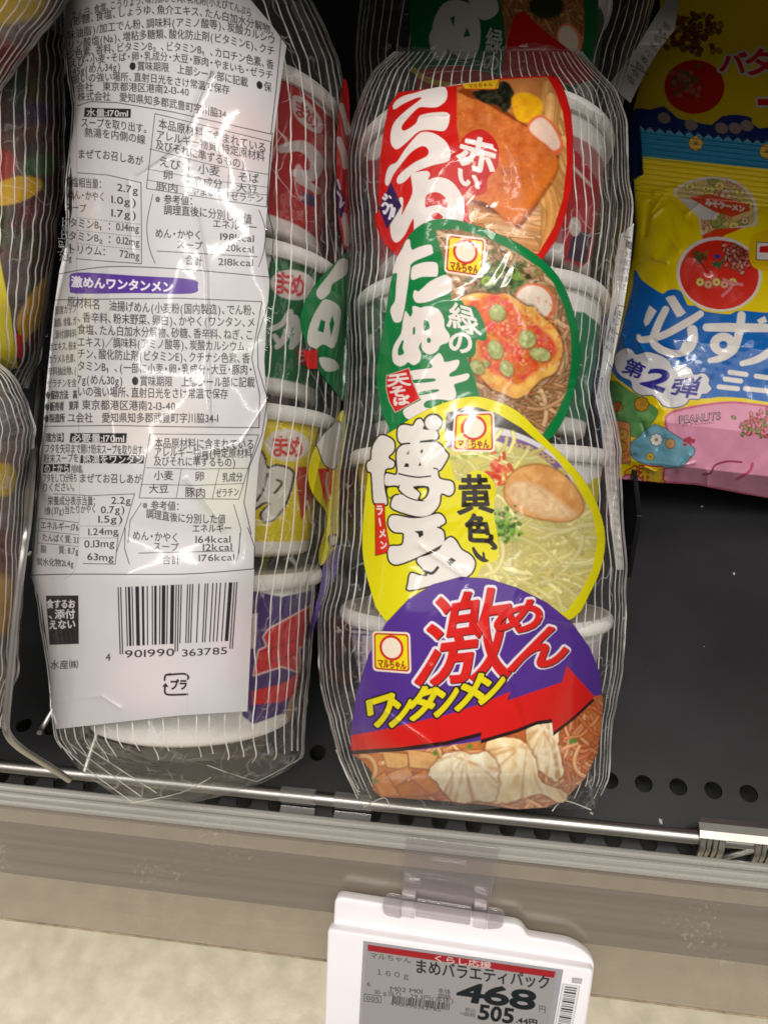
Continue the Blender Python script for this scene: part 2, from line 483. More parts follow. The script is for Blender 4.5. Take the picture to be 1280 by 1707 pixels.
def zt(ox, oy, sc):
    """zoomed-view coordinates -> photo pixels"""
    def f(*pts):
        a = np.array(pts if len(pts) > 1 or np.ndim(pts[0]) == 1 else pts[0], float)
        return a / sc + np.array([ox, oy])
    f.s = 1.0 / sc
    return f

def quad(p00, p10, p11, p01):
    """unit square (x right, y down) -> photo pixels, bilinear"""
    p00, p10, p11, p01 = [np.array(p, float) for p in (p00, p10, p11, p01)]
    def f(q):
        q = np.atleast_2d(np.asarray(q, float)); u = q[:, :1]; v = q[:, 1:2]
        return (p00 * (1 - u) + p10 * u) * (1 - v) + (p01 * (1 - u) + p11 * u) * v
    return f

def glyph_quad(art, ch, Q, col, grow=0.0, soft=1.0):
    load_glyphs(ch)
    art.glyph(ch, lambda q: Q(np.stack([q[:, 0], 1 - q[:, 1]], 1)), col, grow, soft, norm=True)

def rrect(x0, y0, x1, y1, r, n=5):
    out = []
    for cx, cy, a0 in ((x1 - r, y0 + r, -90), (x1 - r, y1 - r, 0), (x0 + r, y1 - r, 90), (x0 + r, y0 + r, 180)):
        for k in range(n + 1):
            t = math.radians(a0 + 90 * k / n); out.append((cx + r * math.cos(t), cy + r * math.sin(t)))
    return np.array(out)

def noodles(art, x0, y0, x1, y1, n, cols, w, seed, ang=0.0, spread=0.5, length=90, edge=None, curl=0.35, ea=0.75, ha=0.5):
    rs = np.random.RandomState(seed)
    for k in range(n):
        x, y = rs.uniform(x0, x1), rs.uniform(y0, y1)
        th = ang + rs.normal(0, spread); pts = [(x, y)]
        cv = rs.normal(0, curl)
        for j in range(6):
            th += cv * 0.5 + rs.normal(0, curl * 0.35)
            x += math.cos(th) * length / 6; y += math.sin(th) * length / 6; pts.append((x, y))
        c = np.array(cols[rs.randint(len(cols))], float) * rs.uniform(0.9, 1.08)
        c = np.clip(c, 0, 255); ww = w * rs.uniform(0.75, 1.15)
        if edge is not None: art.stroke(pts, ww + 2.2, edge, soft=1.6, alpha=ea, only=True)
        art.stroke(pts, ww, c, soft=1.2, only=True)
        hl = [(px, py - ww * 0.16) for px, py in pts]
        art.stroke(hl, ww * 0.32, np.clip(c + 32, 0, 255), soft=1.6, alpha=ha, only=True)

def logo(art, Q, scale):
    """the maker's badge: white rounded square, red line, yellow field, red ring, red name"""
    r = lambda a, b, rr: Q(rrect(a, a, b, b, rr))
    art.poly(r(0, 1, .10), (232, 214, 196)); art.poly(r(.045, .955, .08), (176, 36, 22)); art.poly(r(.085, .915, .06), (228, 206, 20))
    t = np.linspace(0, 2 * math.pi, 40)[:-1]
    art.poly(Q(np.stack([.5 + .315 * np.cos(t), .40 + .315 * np.sin(t)], 1)), (196, 34, 26))
    art.poly(Q(np.stack([.5 + .25 * np.cos(t), .40 + .25 * np.sin(t)], 1)), (232, 216, 196))
    art.text('マルちゃん', Q([(.13, .80), (.87, .80)]), 17 * scale, (150, 40, 16), bold=0.7 * scale)
# ------------------------------------------------------------------ the shelf and its price rail, the floor below
M_black = simple('black_shelf_enamel', (31, 31, 34), 0.42, noise=0.35, scale=22)
def add_specks(mt, scale, thr, col):
    nt = mt.node_tree; N = nt.nodes; L = nt.links; p = N['Principled BSDF']
    src = p.inputs['Base Color'].links[0].from_socket
    tc = N.new('ShaderNodeTexCoord'); vo = N.new('ShaderNodeTexVoronoi'); vo.inputs['Scale'].default_value = scale
    wn = N.new('ShaderNodeTexNoise'); wn.inputs['Scale'].default_value = scale * 2.4
    ad = N.new('ShaderNodeVectorMath'); ad.operation = 'MULTIPLY_ADD'; ad.inputs[1].default_value = (0.006, 0.006, 0.006)
    L.new(tc.outputs['Object'], wn.inputs['Vector']); L.new(wn.outputs['Color'], ad.inputs[0]); L.new(tc.outputs['Object'], ad.inputs[2])
    L.new(ad.outputs[0], vo.inputs['Vector'])
    sp = N.new('ShaderNodeSeparateColor'); L.new(vo.outputs['Color'], sp.inputs[0])
    mp = N.new('ShaderNodeMapRange'); mp.inputs[1].default_value = 0.72; mp.inputs[2].default_value = 1.0; mp.inputs[3].default_value = 0.0; mp.inputs[4].default_value = thr
    L.new(sp.outputs[0], mp.inputs[0])
    lt = N.new('ShaderNodeMath'); lt.operation = 'LESS_THAN'; L.new(vo.outputs['Distance'], lt.inputs[0]); L.new(mp.outputs[0], lt.inputs[1])
    mx = N.new('ShaderNodeMix'); mx.data_type = 'RGBA'
    L.new(lt.outputs[0], mx.inputs['Factor']); L.new(src, mx.inputs['A']); mx.inputs['B'].default_value = (*lin(col), 1)
    L.new(mx.outputs['Result'], p.inputs['Base Color'])
add_specks(M_black, 120, 0.15, (170, 165, 155))
M_under = simple('shelf_underside', (74, 76, 72), 0.7, noise=0.2, scale=20)
M_chrome = simple('chrome_wire', (178, 176, 172), 0.38, metal=1.0, noise=0.05)
M_darkmetal = simple('dark_shelf_and_strip', (66, 62, 56), 0.5, noise=0.18, scale=14)
M_floor = simple('beige_floor_tile', (240, 230, 204), 0.25, noise=0.14, scale=42, bump=0.3)
M_floor.node_tree.nodes['Bump'].inputs['Distance'].default_value = 0.004
M_wall = simple('shelf_back_panel', (24, 22, 22), 0.8, noise=0.2)

PITCHX = 0.01262
def hole_row(xs, y, r, half, V, F, n=24, depth=0.0016):
    ang = np.linspace(0, 2 * math.pi, n, endpoint=False) + math.pi / 4
    for x in xs:
        b = len(V)
        for t in ang:
            c, s_ = math.cos(t), math.sin(t); k = 1 / max(abs(c), abs(s_))
            V.append((x + c * k * PITCHX / 2, y + s_ * k * half, 0))
        for t in ang: V.append((x + r * math.cos(t), y + r * math.sin(t), 0))
        for t in ang: V.append((x + r * math.cos(t), y + r * math.sin(t), -depth))
        for i in range(n):
            j = (i + 1) % n
            F.append((b + i, b + j, b + n + j, b + n + i)); F.append((b + n + i, b + n + j, b + 2 * n + j, b + 2 * n + i))
V = []; F = []
nh = 30; x0 = 0.0785 - PITCHX * 21.0
xs = [x0 + PITCHX * i for i in range(nh)]
rows = [(0.0848, 0.0031), (0.1064, 0.0033)]
hh = 0.0055
xa, xb = xs[0] - PITCHX / 2, xs[-1] + PITCHX / 2
for y, r in rows: hole_row(xs, y, r, hh, V, F)
def rect(x0, x1, y0, y1, z=0.0):
    b = len(V); V.extend([(x0, y0, z), (x1, y0, z), (x1, y1, z), (x0, y1, z)]); F.append((b, b + 1, b + 2, b + 3))
YF, YB = 0.0775, 0.56
rect(xa, xb, YF, rows[0][0] - hh); rect(xa, xb, rows[0][0] + hh, rows[1][0] - hh); rect(xa, xb, rows[1][0] + hh, YB)
rect(-0.8, xa, YF, YB); rect(xb, 0.8, YF, YB)
me = bpy.data.meshes.new('shelf'); me.from_pydata(V, [], F); me.update()
tag(obj('shelf', me, M_black), 'black enamel shelf deck with two rows of round holes', 'shelf', kind='structure')
mb = MB(); mb.box((0, 0.32, -0.03), (1.6, 0.48, 0.003)); 
tag(obj('shelf_underside', mb.mesh('shelf_underside'), M_under), 'grey plate under the perforated shelf', 'shelf', kind='structure')
mb = MB(); mb.box((0, 0.57, 0.2), (1.6, 0.01, 0.9))
tag(obj('shelf_back', mb.mesh('shelf_back'), M_wall), 'dark back panel of the shelf', 'panel', kind='structure')
mb = MB(); mb.box((0, 0.388, 0.320), (2.4, 0.354, 0.03))
tag(obj('shelf_above', mb.mesh('shelf_above'), M_darkmetal), 'the next shelf above, shading the back of this one', 'shelf', kind='structure')
mb = MB(); mb.box((0, 0.3, -0.605), (8, 8, 0.01))
tag(obj('floor', mb.mesh('floor'), M_floor), 'beige shop floor far below the shelf', 'floor', kind='structure')
mb = MB(); mb.box((0, 0.36, -0.6), (1.6, 0.4, 0.5))

# chrome front rod along the shelf edge
rod_y, rod_z = 0.0862, 0.0085
rt = thing('front_rod', 'long chrome rod running along the front edge of the shelf', 'rod', (0, rod_y, 0))
mb = MB(); mb.tube([(-0.6, rod_y, rod_z), (-0.3, rod_y, rod_z), (0, rod_y, rod_z), (0.3, rod_y, rod_z), (0.6, rod_y, rod_z)], 0.0025, 20)
obj('rod', mb.mesh('rod', True), M_chrome, rt)
M_steel = simple('pressed_steel', (186, 184, 178), 0.34, metal=0.95, noise=0.1, scale=160)
def bracket(px, label):
    c = on_z(px, 1372 + (px - 640) * 0.105, rod_z); x = c[0]
    t = thing('rod_bracket', label, 'bracket', (x, rod_y, 0), None)
    W = 0.0135; mb = MB()
    prof = [(0.0062, 0.0108), (0.0040, 0.0118), (0.0012, 0.0120), (-0.0012, 0.0112)]
    for k in range(len(prof) - 1):
        (ya, za), (yb, zb) = prof[k], prof[k + 1]
        w0, w1 = W - (0.0015 if k == 0 else 0), W
        mb.prism([(x - w0, rod_y + ya, za), (x + w0, rod_y + ya, za), (x + w1, rod_y + yb, zb), (x - w1, rod_y + yb, zb)], np.array([0, 0, 0.0009]))
    obj('plate', mb.mesh('plate', True), M_steel, t)
    for sgn in (-1, 1):
        mb = MB()
        for k in range(4):
            xx = x + sgn * (W - 0.0012 - 0.0021 * k)
            mb.tube([(xx, rod_y - 0.001, 0.0118), (xx, rod_y - 0.0035, 0.0085), (xx, rod_y - 0.0048, 0.0040), (xx, rod_y - 0.0052, 0.0004)], 0.0012 if k in (0, 3) else 0.0009, 8)
        obj('strap', mb.mesh('strap', True), M_steel, t)
    mb = MB(); mb.tube([(x + 0.010, rod_y - 0.001, 0.0104), (x + 0.001, rod_y - 0.0035, 0.0068), (x - 0.005, rod_y - 0.0045, 0.002)], 0.0010, 10)
    obj('hook_wire', mb.mesh('hook_wire', True), M_steel, t)
bracket(1233, 'pressed chrome bracket hooked over the front rod, right of the price tag')

M_clipclear = clear_mat('clear_clip_plastic', (0.86, 0.85, 0.84), 0.10, 0.07, 0.6, 0.10, (0.75, 0.73, 0.72))
def rod_clip(px0, px1, label):
    a = on_z(px0, 1356 + ((px0 + px1) / 2 - 640) * 0.103, rod_z)[0]; b_ = on_z(px1, 1356 + ((px0 + px1) / 2 - 640) * 0.103, rod_z)[0]
    t = thing('rod_clip', label, 'clip', ((a + b_) / 2, rod_y, 0))
    mb = MB(); n = 12; V = []; F = []
    for i in range(n + 1):
        th = math.radians(-60 + 300 * i / n)
        for r in (0.0031, 0.0023):
            for x in (a, b_): V.append((x, rod_y + r * math.sin(th), rod_z + r * math.cos(th)))
    for i in range(n):
        k = i * 4
        F += [(k, k + 1, k + 5, k + 4), (k + 2, k + 6, k + 7, k + 3), (k, k + 4, k + 6, k + 2), (k + 1, k + 3, k + 7, k + 5)]
    mb.add(V, F); mb.box(((a + b_) / 2, rod_y - 0.0048, rod_z - 0.003), (b_ - a, 0.0035, 0.001))
    obj('sleeve', mb.mesh('sleeve', True), M_clipclear, t)
rod_clip(466, 524, 'narrow clear plastic clip on the chrome rod between the two noodle packs')
rod_clip(556, 618, 'wider clear plastic clip on the chrome rod under the left edge of the lid-printed pack')

# clear price rail hanging off the shelf front
ang = math.radians(38)
RN = np.array([0, -math.sin(ang), math.cos(ang)]); RD = np.array([0, -math.cos(ang), -math.sin(ang)])
RAIL = Plane(on_z(640, 1406, 0.004), RN)
def rail_yz(py, h=0.0): q = RAIL.at(640, py, h); return np.array([0, q[1], q[2]])
M_rail = clear_mat('clear_rail_plastic', (0.78, 0.74, 0.68), 0.16, 0.08, 0.5, 0.14, (0.72, 0.64, 0.54), bump=0.05, bscale=90)  # frosted haze whose brown tint stands in for the aisle's reflection
M_rib = clear_mat('clear_rail_ribs', (0.84, 0.83, 0.80), 0.22, 0.06, 0.4, 0.30, (0.62, 0.60, 0.56))
M_dust = simple('dusty_rail_edge', (150, 136, 112), 0.8, noise=0.4, scale=300)
def streaky(mt, amt, speck):
    """long rubbed streaks along the rail, dust specks and smears in the plastic's surface"""
    nt = mt.node_tree; N = nt.nodes; L = nt.links
    df = [n for n in N if n.type == 'BSDF_DIFFUSE'][0]
    mixes = [l.to_node for l in df.outputs[0].links]
    m1 = mixes[0]; src = m1.inputs[0].links[0].from_socket
    tc = N.new('ShaderNodeTexCoord'); mp = N.new('ShaderNodeMapping'); mp.inputs['Scale'].default_value = (4, 420, 420)
    n1 = N.new('ShaderNodeTexNoise'); n1.inputs['Scale'].default_value = 1.0; n1.inputs['Detail'].default_value = 5
    L.new(tc.outputs['Object'], mp.inputs[0]); L.new(mp.outputs[0], n1.inputs['Vector'])
    r1 = N.new('ShaderNodeMapRange'); r1.inputs[1].default_value = 0.35; r1.inputs[2].default_value = 0.75; r1.inputs[3].default_value = 1 - amt; r1.inputs[4].default_value = 1 + amt
    L.new(n1.outputs['Fac'], r1.inputs[0])
    mu = N.new('ShaderNodeMath'); mu.operation = 'MULTIPLY'; L.new(src, mu.inputs[0]); L.new(r1.outputs[0], mu.inputs[1])
    n2 = N.new('ShaderNodeTexNoise'); n2.inputs['Scale'].default_value = 650; n2.inputs['Detail'].default_value = 2; L.new(tc.outputs['Object'], n2.inputs['Vector'])
    n3 = N.new('ShaderNodeTexNoise'); n3.inputs['Scale'].default_value = 26; L.new(tc.outputs['Object'], n3.inputs['Vector'])
    ad0 = N.new('ShaderNodeMath'); ad0.operation = 'MULTIPLY'; L.new(n2.outputs['Fac'], ad0.inputs[0]); L.new(n3.outputs['Fac'], ad0.inputs[1])
    r2 = N.new('ShaderNodeMapRange'); r2.inputs[1].default_value = 0.40; r2.inputs[2].default_value = 0.46; r2.inputs[4].default_value = speck; L.new(ad0.outputs[0], r2.inputs[0])
    ad = N.new('ShaderNodeMath'); ad.use_clamp = True; L.new(mu.outputs[0], ad.inputs[0]); L.new(r2.outputs[0], ad.inputs[1]); L.new(ad.outputs[0], m1.inputs[0])
streaky(M_rail, 0.16, 0.12); streaky(M_rib, 0.15, 0.08)
pr = thing('price_rail', 'long clear plastic price rail hanging along the shelf front', 'price rail', (0, rail_yz(1406)[1], 0))
def strip(py0, py1, h, th):
    A = rail_yz(py0, h); B = rail_yz(py1, h); mb = MB()
    X0, X1 = np.array([-0.55, 0, 0]), np.array([0.55, 0, 0])
    mb.prism([A + X0, A + X1, B + X1, B + X0], -RN * th); return mb
obj('face_strip', strip(1406, 1614, 0, 0.0012).mesh('face_strip'), M_rail, pr)
mb = MB()
ribs = [(1379, 0.0003, 0.0014), (1392, 0.0004, 0.0013), (1404, 0.0008, 0.0016)]
for py, h, r in ribs:
    c = rail_yz(py, h); mb.tube([c + (-0.55, 0, 0), c, c + (0.55, 0, 0)], r, 10)
A = rail_yz(1374, 0.0); B = rail_yz(1406, 0.0004)
mb.prism([A + (-.55, 0, 0), A + (.55, 0, 0), B + (.55, 0, 0), B + (-.55, 0, 0)], -RN * 0.001)
obj('top_rib', mb.mesh('top_rib', True), M_rib, pr)
mb = MB(); c = rail_yz(1614, 0.0002); mb.tube([c + (-0.55, 0, 0), c, c + (0.55, 0, 0)], 0.0004, 8)
obj('bottom_rib', mb.mesh('bottom_rib', True), M_dust, pr)
# curved strip added behind the clear face to imitate its dark reflected band
A = rail_yz(1440, -0.016); B = rail_yz(1532, -0.016); mb = MB()
n = 12; V = []
for i in range(n + 1):
    t = i / n; p = A * (1 - t) + B * t + RN * 0.006 * math.sin(math.pi * t)
    V += [tuple(p + (-.7, 0, 0)), tuple(p + (.7, 0, 0))]
F = [(2 * i, 2 * i + 1, 2 * i + 3, 2 * i + 2) for i in range(n)]
mb.add(V, F)
tag(obj('dark_band_strip', mb.mesh('dark_band_strip', True), M_darkmetal), 'dark curved strip added behind the clear price rail to imitate its dark reflected band', 'dark strip', kind='structure')

# thin black divider standing on the shelf beside the lid-printed pack
p0 = on_z(1043, 962); xd = p0[0]; yb = on_z(1014, 640)[1]
mb = MB(); mb.prism([(xd, p0[1], 0.0005), (xd, yb, 0.0005), (xd, yb, 0.030), (xd, p0[1] + 0.012, 0.030)], np.array([0.0022, 0, 0]))
M_div = simple('black_divider_plastic', (20, 22, 30), 0.3)
tag(obj('shelf_divider', mb.mesh('shelf_divider', bevel=0.0004), M_div), 'thin black upright divider between the lid-printed pack and the yellow snack bag', 'divider')
# ------------------------------------------------------------------ cup noodle packs
M_film = clear_mat('clear_wrap_film', (0.96, 0.96, 0.96), 0.05, 0.022, 0.20, 0.010, (0.8, 0.8, 0.8), bump=0.25, bscale=150, crease=0.26)
M_stripe = simple('white_stripe_ink', (224, 221, 216), 0.35)
def thin_ink(mt):
    """thin, slightly uneven ink that lets some of what lies behind it through"""
    nt = mt.node_tree; N = nt.nodes; L = nt.links; p = N['Principled BSDF']; out = N['Material Output']
    tc = N.new('ShaderNodeTexCoord'); nz = N.new('ShaderNodeTexNoise'); nz.inputs['Scale'].default_value = 110; nz.inputs['Detail'].default_value = 3
    L.new(tc.outputs['Object'], nz.inputs['Vector'])
    mp = N.new('ShaderNodeMapRange'); mp.inputs[1].default_value = 0.36; mp.inputs[2].default_value = 0.56; mp.inputs[3].default_value = 0.42; mp.inputs[4].default_value = 0.92
    L.new(nz.outputs['Fac'], mp.inputs[0])
    tr = N.new('ShaderNodeBsdfTransparent'); mx = N.new('ShaderNodeMixShader')
    L.new(mp.outputs[0], mx.inputs[0]); L.new(tr.outputs[0], mx.inputs[1]); L.new(p.outputs[0], mx.inputs[2]); L.new(mx.outputs[0], out.inputs['Surface'])
thin_ink(M_stripe)
M_label = print_mat('printed_wrap', 0.45, 0.12, coat=0.8)
M_cup = print_mat('foam_cup', 0.55, 0.3, bump=0.15, scale=700)
M_foam = simple('white_foam', (226, 222, 218), 0.55, noise=0.03, scale=400)
M_lid = simple('paper_lid', (200, 190, 176), 0.5, noise=0.1, scale=200)

def smooth_tab(tab, sig):
    t = np.array(tab, float); y = np.arange(t[0, 0], t[-1, 0] + 1); v = np.interp(y, t[:, 0], t[:, 1])
    k = np.exp(-0.5 * (np.arange(-3 * sig, 3 * sig + 1) / sig) ** 2); k /= k.sum()
    p = np.concatenate([2 * v[0] - v[1:3 * sig + 1][::-1], v, 2 * v[-1] - v[-3 * sig - 1:-1][::-1]])
    return np.stack([y, np.convolve(p, k, 'valid')], 1)

class Film:
    """the wrap round a pack: outline traced on its middle plane, bulging forward to the cups"""
    def __init__(s, plane, left, right, y0, y1, depth, seed, amp=0.0007, creases=(), wl=46):
        s.pl = plane; s.L = smooth_tab([(b, a) for a, b in left], 5)[:, ::-1]; s.R = smooth_tab([(b, a) for a, b in right], 5)[:, ::-1]; s.y0, s.y1 = y0, y1
        s.D = smooth_tab(depth, 14); s.seed = seed; s.amp = amp; s.creases = creases; s.wl = wl
    def xl(s, y): return np.interp(y, s.L[:, 1], s.L[:, 0])
    def xr(s, y): return np.interp(y, s.R[:, 1], s.R[:, 0])
    def h(s, px, py, k=1.0):
        px = np.asarray(px, float); py = np.asarray(py, float)
        l, r = s.xl(py), s.xr(py); t = np.clip((px - l) / np.maximum(r - l, 1), 0.0, 1.0)
        u = np.abs(2 * t - 1); prof = np.power(np.clip(1 - u ** 2.3, 0, 1), 0.52)
        D = np.interp(py, s.D[:, 0], s.D[:, 1])
        out = np.maximum(D, 0) * prof + s.amp * k * (crumple(px, py, s.seed, s.wl) - 0.4 + 0.35 * crumple(px, py, s.seed + 3, s.wl * 0.42)) * np.clip(prof * 3, 0, 1)
        out = out + 0.0022 * (fbm(px, py, 130, s.seed + 5, 2) - 0.5) * prof
        for pts, a_, w_ in s.creases:
            d = np.full(px.shape, 1e9); p = np.asarray(pts, float)
            for i in range(len(p) - 1):
                v = p[i + 1] - p[i]; tt = np.clip(((px - p[i][0]) * v[0] + (py - p[i][1]) * v[1]) / (v @ v), 0, 1)
                d = np.minimum(d, np.hypot(px - p[i][0] - tt * v[0], py - p[i][1] - tt * v[1]))
            out = out + a_ * np.exp(-d / w_)
        return out
    def hk(s, off=0.0006, k=0.45): return lambda X, Y: s.h(X, Y, k) + off
    def hs(s, off=0.0006, a=0.0017, k=0.10):
        """the printed back panel: long soft folds instead of small facets"""
        return lambda X, Y: s.h(X, Y, k) + a * (crumple(X, Y * 0.6, s.seed + 21, 85, True) - .5) + off
    def build(s, name, parent, nstripe, stripe_w=2.3, extra=(), dens=1.8, wob=5.0, theta=True, mat=None, stripe_mat=None, send=None, ragged=0.0):
        ny = int((s.y1 - s.y0) / dens); nx = int((s.xr((s.y0 + s.y1) / 2) - s.xl((s.y0 + s.y1) / 2)) / dens)
        th = np.linspace(0, math.pi, nx); t = 0.5 - 0.5 * np.cos(th)
        Y = np.repeat(np.linspace(s.y0, s.y1, ny)[:, None], nx, 1)
        # ragged cut ends
        ends = 4 * (vnoise(t * 300, 0 * t, 14, s.seed) - 0.5) + ragged * (vnoise(t * 300, 0 * t, 46, s.seed + 1) - 0.5)
        kk = np.clip(1 - np.arange(ny) / 14.0, 0, 1)[:, None]; Y = Y + (kk + kk[::-1] * 0.3) * ends[None]
        X = s.xl(Y) + t[None] * (s.xr(Y) - s.xl(Y))
        X = X + (fbm(X, Y, 60, s.seed + 9, 3) - 0.5) * 8 * (np.sin(th)[None] < 0.35)
        front = s.pl.at(X, Y, s.h(X, Y)); hb = -0.62 * np.interp(Y, s.D[:, 0], s.D[:, 1]) * np.power(np.clip(1 - np.abs(2 * t - 1) ** 2.3, 0, 1), 0.52)[None]
        back = s.pl.at(X, Y, hb)
        V = [front.reshape(-1, 3), back.reshape(-1, 3)]
        F = [grid_faces(ny, nx), grid_faces(ny, nx, off=ny * nx, flip=True)]; nb = ny * nx * 2; mi = [np.zeros(len(F[0]) + len(F[1]), int)]
        rs = np.random.RandomState(s.seed)
        lines = []
        for i in range(nstripe):
            th_ = math.pi * (i + 0.5 + rs.uniform(-.12, .12)) / nstripe
            tt = 0.5 - 0.5 * math.cos(th_) if theta else (i + 0.5) / nstripe
            ys = np.arange(s.y0 + 2, s.y1 - 1, 5.0)
            if send: ys = ys[ys < send + rs.uniform(-14, 14)]
            xs_ = s.xl(ys) + tt * (s.xr(ys) - s.xl(ys))
            xs_ = xs_ + (fbm(xs_ * 0.35, ys, 75, s.seed + 77, 3) - 0.5) * wob * 2.4
            lines.append(np.stack([xs_, ys], 1))
        lines += [catmull(e, 6) for e in extra]
        for ln in lines:
            d = np.gradient(ln, axis=0); d /= np.linalg.norm(d, axis=1)[:, None] + 1e-9
            nrm = np.stack([-d[:, 1], d[:, 0]], 1) * stripe_w / 2 * rs.uniform(0.75, 1.15)
            a_, b_ = ln - nrm, ln + nrm
            pa = s.pl.at(a_[:, 0], a_[:, 1], s.h(a_[:, 0], a_[:, 1]) + 0.00035); pb = s.pl.at(b_[:, 0], b_[:, 1], s.h(b_[:, 0], b_[:, 1]) + 0.00035)
            n = len(ln); V.append(np.stack([pa, pb], 1).reshape(-1, 3)); fr = grid_faces(n, 2, off=nb); nb += 2 * n
            F.append(fr); mi.append(np.ones(len(fr), int))
        me = mesh_np(name, np.concatenate(V), F, mat_idx=np.concatenate(mi))
        return obj(name, me, [mat or M_film, stripe_mat or M_stripe], parent)

def cup(parent, plane, rim, base, rrim, rbase, band, band_col, art=None, nth=520, nh=150, h0=0.0, label=None):
    """foam cup: rim and base are the axis points (photo pixels on the pack's middle plane), radii in photo pixels there"""
    A = plane.at(base[0], base[1], h0); B = plane.at(rim[0], rim[1], h0)
    k = np.linalg.norm(plane.at(base[0] + 100, base[1], h0) - A) / 100
    ax = B - A; Hh = np.linalg.norm(ax); ax /= Hh
    n = plane.n - ax * (plane.n @ ax); n /= np.linalg.norm(n); sd = np.cross(ax, n)
    R0, R1 = rbase * k, rrim * k
    rc = 0.0016
    prof = [(R0 * 0.2, 0.0025), (R0 * 0.86, 0.0025), (R0 * 0.93, 0.0), (R0, 0.0012)]
    body = [(R0 + (R1 * 0.955 - R0) * t ** 0.9, 0.0012 + (Hh - 0.0052) * t) for t in np.linspace(0.02, 1, nh)]
    prof = prof + body
    th = np.linspace(-math.pi, math.pi, nth + 1)
    P = np.array(prof); r = P[:, 0][:, None]; z = P[:, 1][:, None]
    pos = A + ax * z[..., None] + (sd * np.sin(th)[:, None] + n * np.cos(th)[:, None])[None] * r[..., None]
    tz = (z / Hh) * np.ones_like(th)[None]
    white = lin((228, 224, 220)); col = np.zeros(pos.shape[:2] + (4,)); col[..., :3] = white; col[..., 3] = 1
    m = np.clip((tz - band[0]) / 0.012, 0, 1) * np.clip((band[1] - tz) / 0.012, 0, 1)
    col[..., :3] = col[..., :3] * (1 - m[..., None]) + lin(band_col) * m[..., None]
    if art is not None:
        px, py = project(pos); smp = art.sample(px, py)
        out = sd * np.sin(th)[:, None] + n * np.cos(th)[:, None]
        facing = ((CAM - pos) * out[None]).sum(-1) > 0
        a_ = (smp[..., 3] * facing)[..., None]
        col[..., :3] = col[..., :3] * (1 - a_) + smp[..., :3] * a_
    me = mesh_np('cup', pos.reshape(-1, 3), grid_faces(len(prof), nth + 1), col.reshape(-1, 4))
    c = obj('cup', me, M_cup, parent)
    if label: c['label'] = label
    # rolled rim and paper lid
    mb = MB(); ring = []
    seg, sub = 96, 10
    V = []; F = []
    for i in range(seg):
        t = 2 * math.pi * i / seg; dr = sd * math.sin(t) + n * math.cos(t)
        for j in range(sub):
            q = 2 * math.pi * j / sub
            V.append(A + ax * (Hh - 0.0022 + 0.0026 * math.sin(q)) + dr * (R1 * 0.975 + 0.0018 * math.cos(q)))
    for i in range(seg):
        for j in range(sub):
            F.append((i * sub + j, i * sub + (j + 1) % sub, ((i + 1) % seg) * sub + (j + 1) % sub, ((i + 1) % seg) * sub + j))
    mb.add(V, F); obj('rim', mb.mesh('rim', True), M_foam, c)
    mb = MB(); V = [A + ax * (Hh + 0.0003)]; V += [A + ax * (Hh + 0.0002) + (sd * math.sin(2 * math.pi * i / seg) + n * math.cos(2 * math.pi * i / seg)) * R1 * 0.985 for i in range(seg)]
    mb.add(V, [(0, i + 1, (i + 1) % seg + 1) for i in range(seg)])
    obj('lid', mb.mesh('lid'), M_lid, c)
    return c

PK = Plane(CAM + ray(800, 900) * 0.27, -CF)
GREY = (205, 203, 205)
INK = (38, 34, 40)

# ================================================================== left pack: ingredient label towards us
LP = thing('noodle_pack', 'clear four-cup noodle pack showing its white ingredient label with barcode', 'noodle pack', PK.at(300, 1300), 'four-cup noodle packs on the shelf')
LF = Film(PK, [(112, -90), (108, 60), (122, 180), (112, 300), (112, 420), (92, 520), (78, 680), (64, 800), (56, 900), (52, 960), (72, 1060), (84, 1140), (92, 1235), (140, 1290), (215, 1342)],
          [(420, -90), (520, 0), (566, 100), (580, 190), (584, 300), (584, 420), (578, 520), (572, 600), (566, 690), (552, 790), (542, 900), (530, 960), (520, 1060), (514, 1150), (506, 1262), (470, 1290), (432, 1308), (360, 1330), (300, 1342)],
          -90, 1342, [(-90, 0.030), (-20, 0.0475), (60, 0.050), (200, 0.050), (330, 0.0485), (400, 0.0505), (620, 0.0495), (690, 0.051), (900, 0.049), (960, 0.0515), (1180, 0.047), (1225, 0.044), (1262, 0.037), (1300, 0.018), (1342, 0.002)],
          11, 0.0017, creases=[([(180, 640), (190, 740), (215, 760)], .0006, 5), ([(182, 450), (186, 540), (205, 580)], .0006, 5), ([(330, 360), (345, 460), (350, 700)], .0008, 5),
                       ([(230, 290), (300, 240), (350, 120)], .0009, 4), ([(450, 660), (400, 740), (330, 760)], .0006, 5), ([(370, 880), (310, 800)], .0008, 4), ([(215, 300), (222, 420)], .0009, 4),
                       ([(95, 1170), (170, 1160), (200, 1180)], .0008, 4), ([(415, 1240), (505, 900), (560, 640)], .001, 5), ([(235, 1250), (160, 1230)], .002, 8)])
extra = [[(96, 1236), (150, 1285), (222, 1338)], [(222, 1338), (300, 1322), (352, 1296)], [(505, 1262), (455, 1290), (428, 1303)], [(428, 1303), (380, 1288), (345, 1275)],
         [(118, 1240), (170, 1280), (236, 1328)], [(145, 1245), (200, 1282), (262, 1322)]]
LF.build('clear_film', LP, 25, 2.2, extra, send=1262)

ca = Art(395, 60, 600, 1260, 1.0)
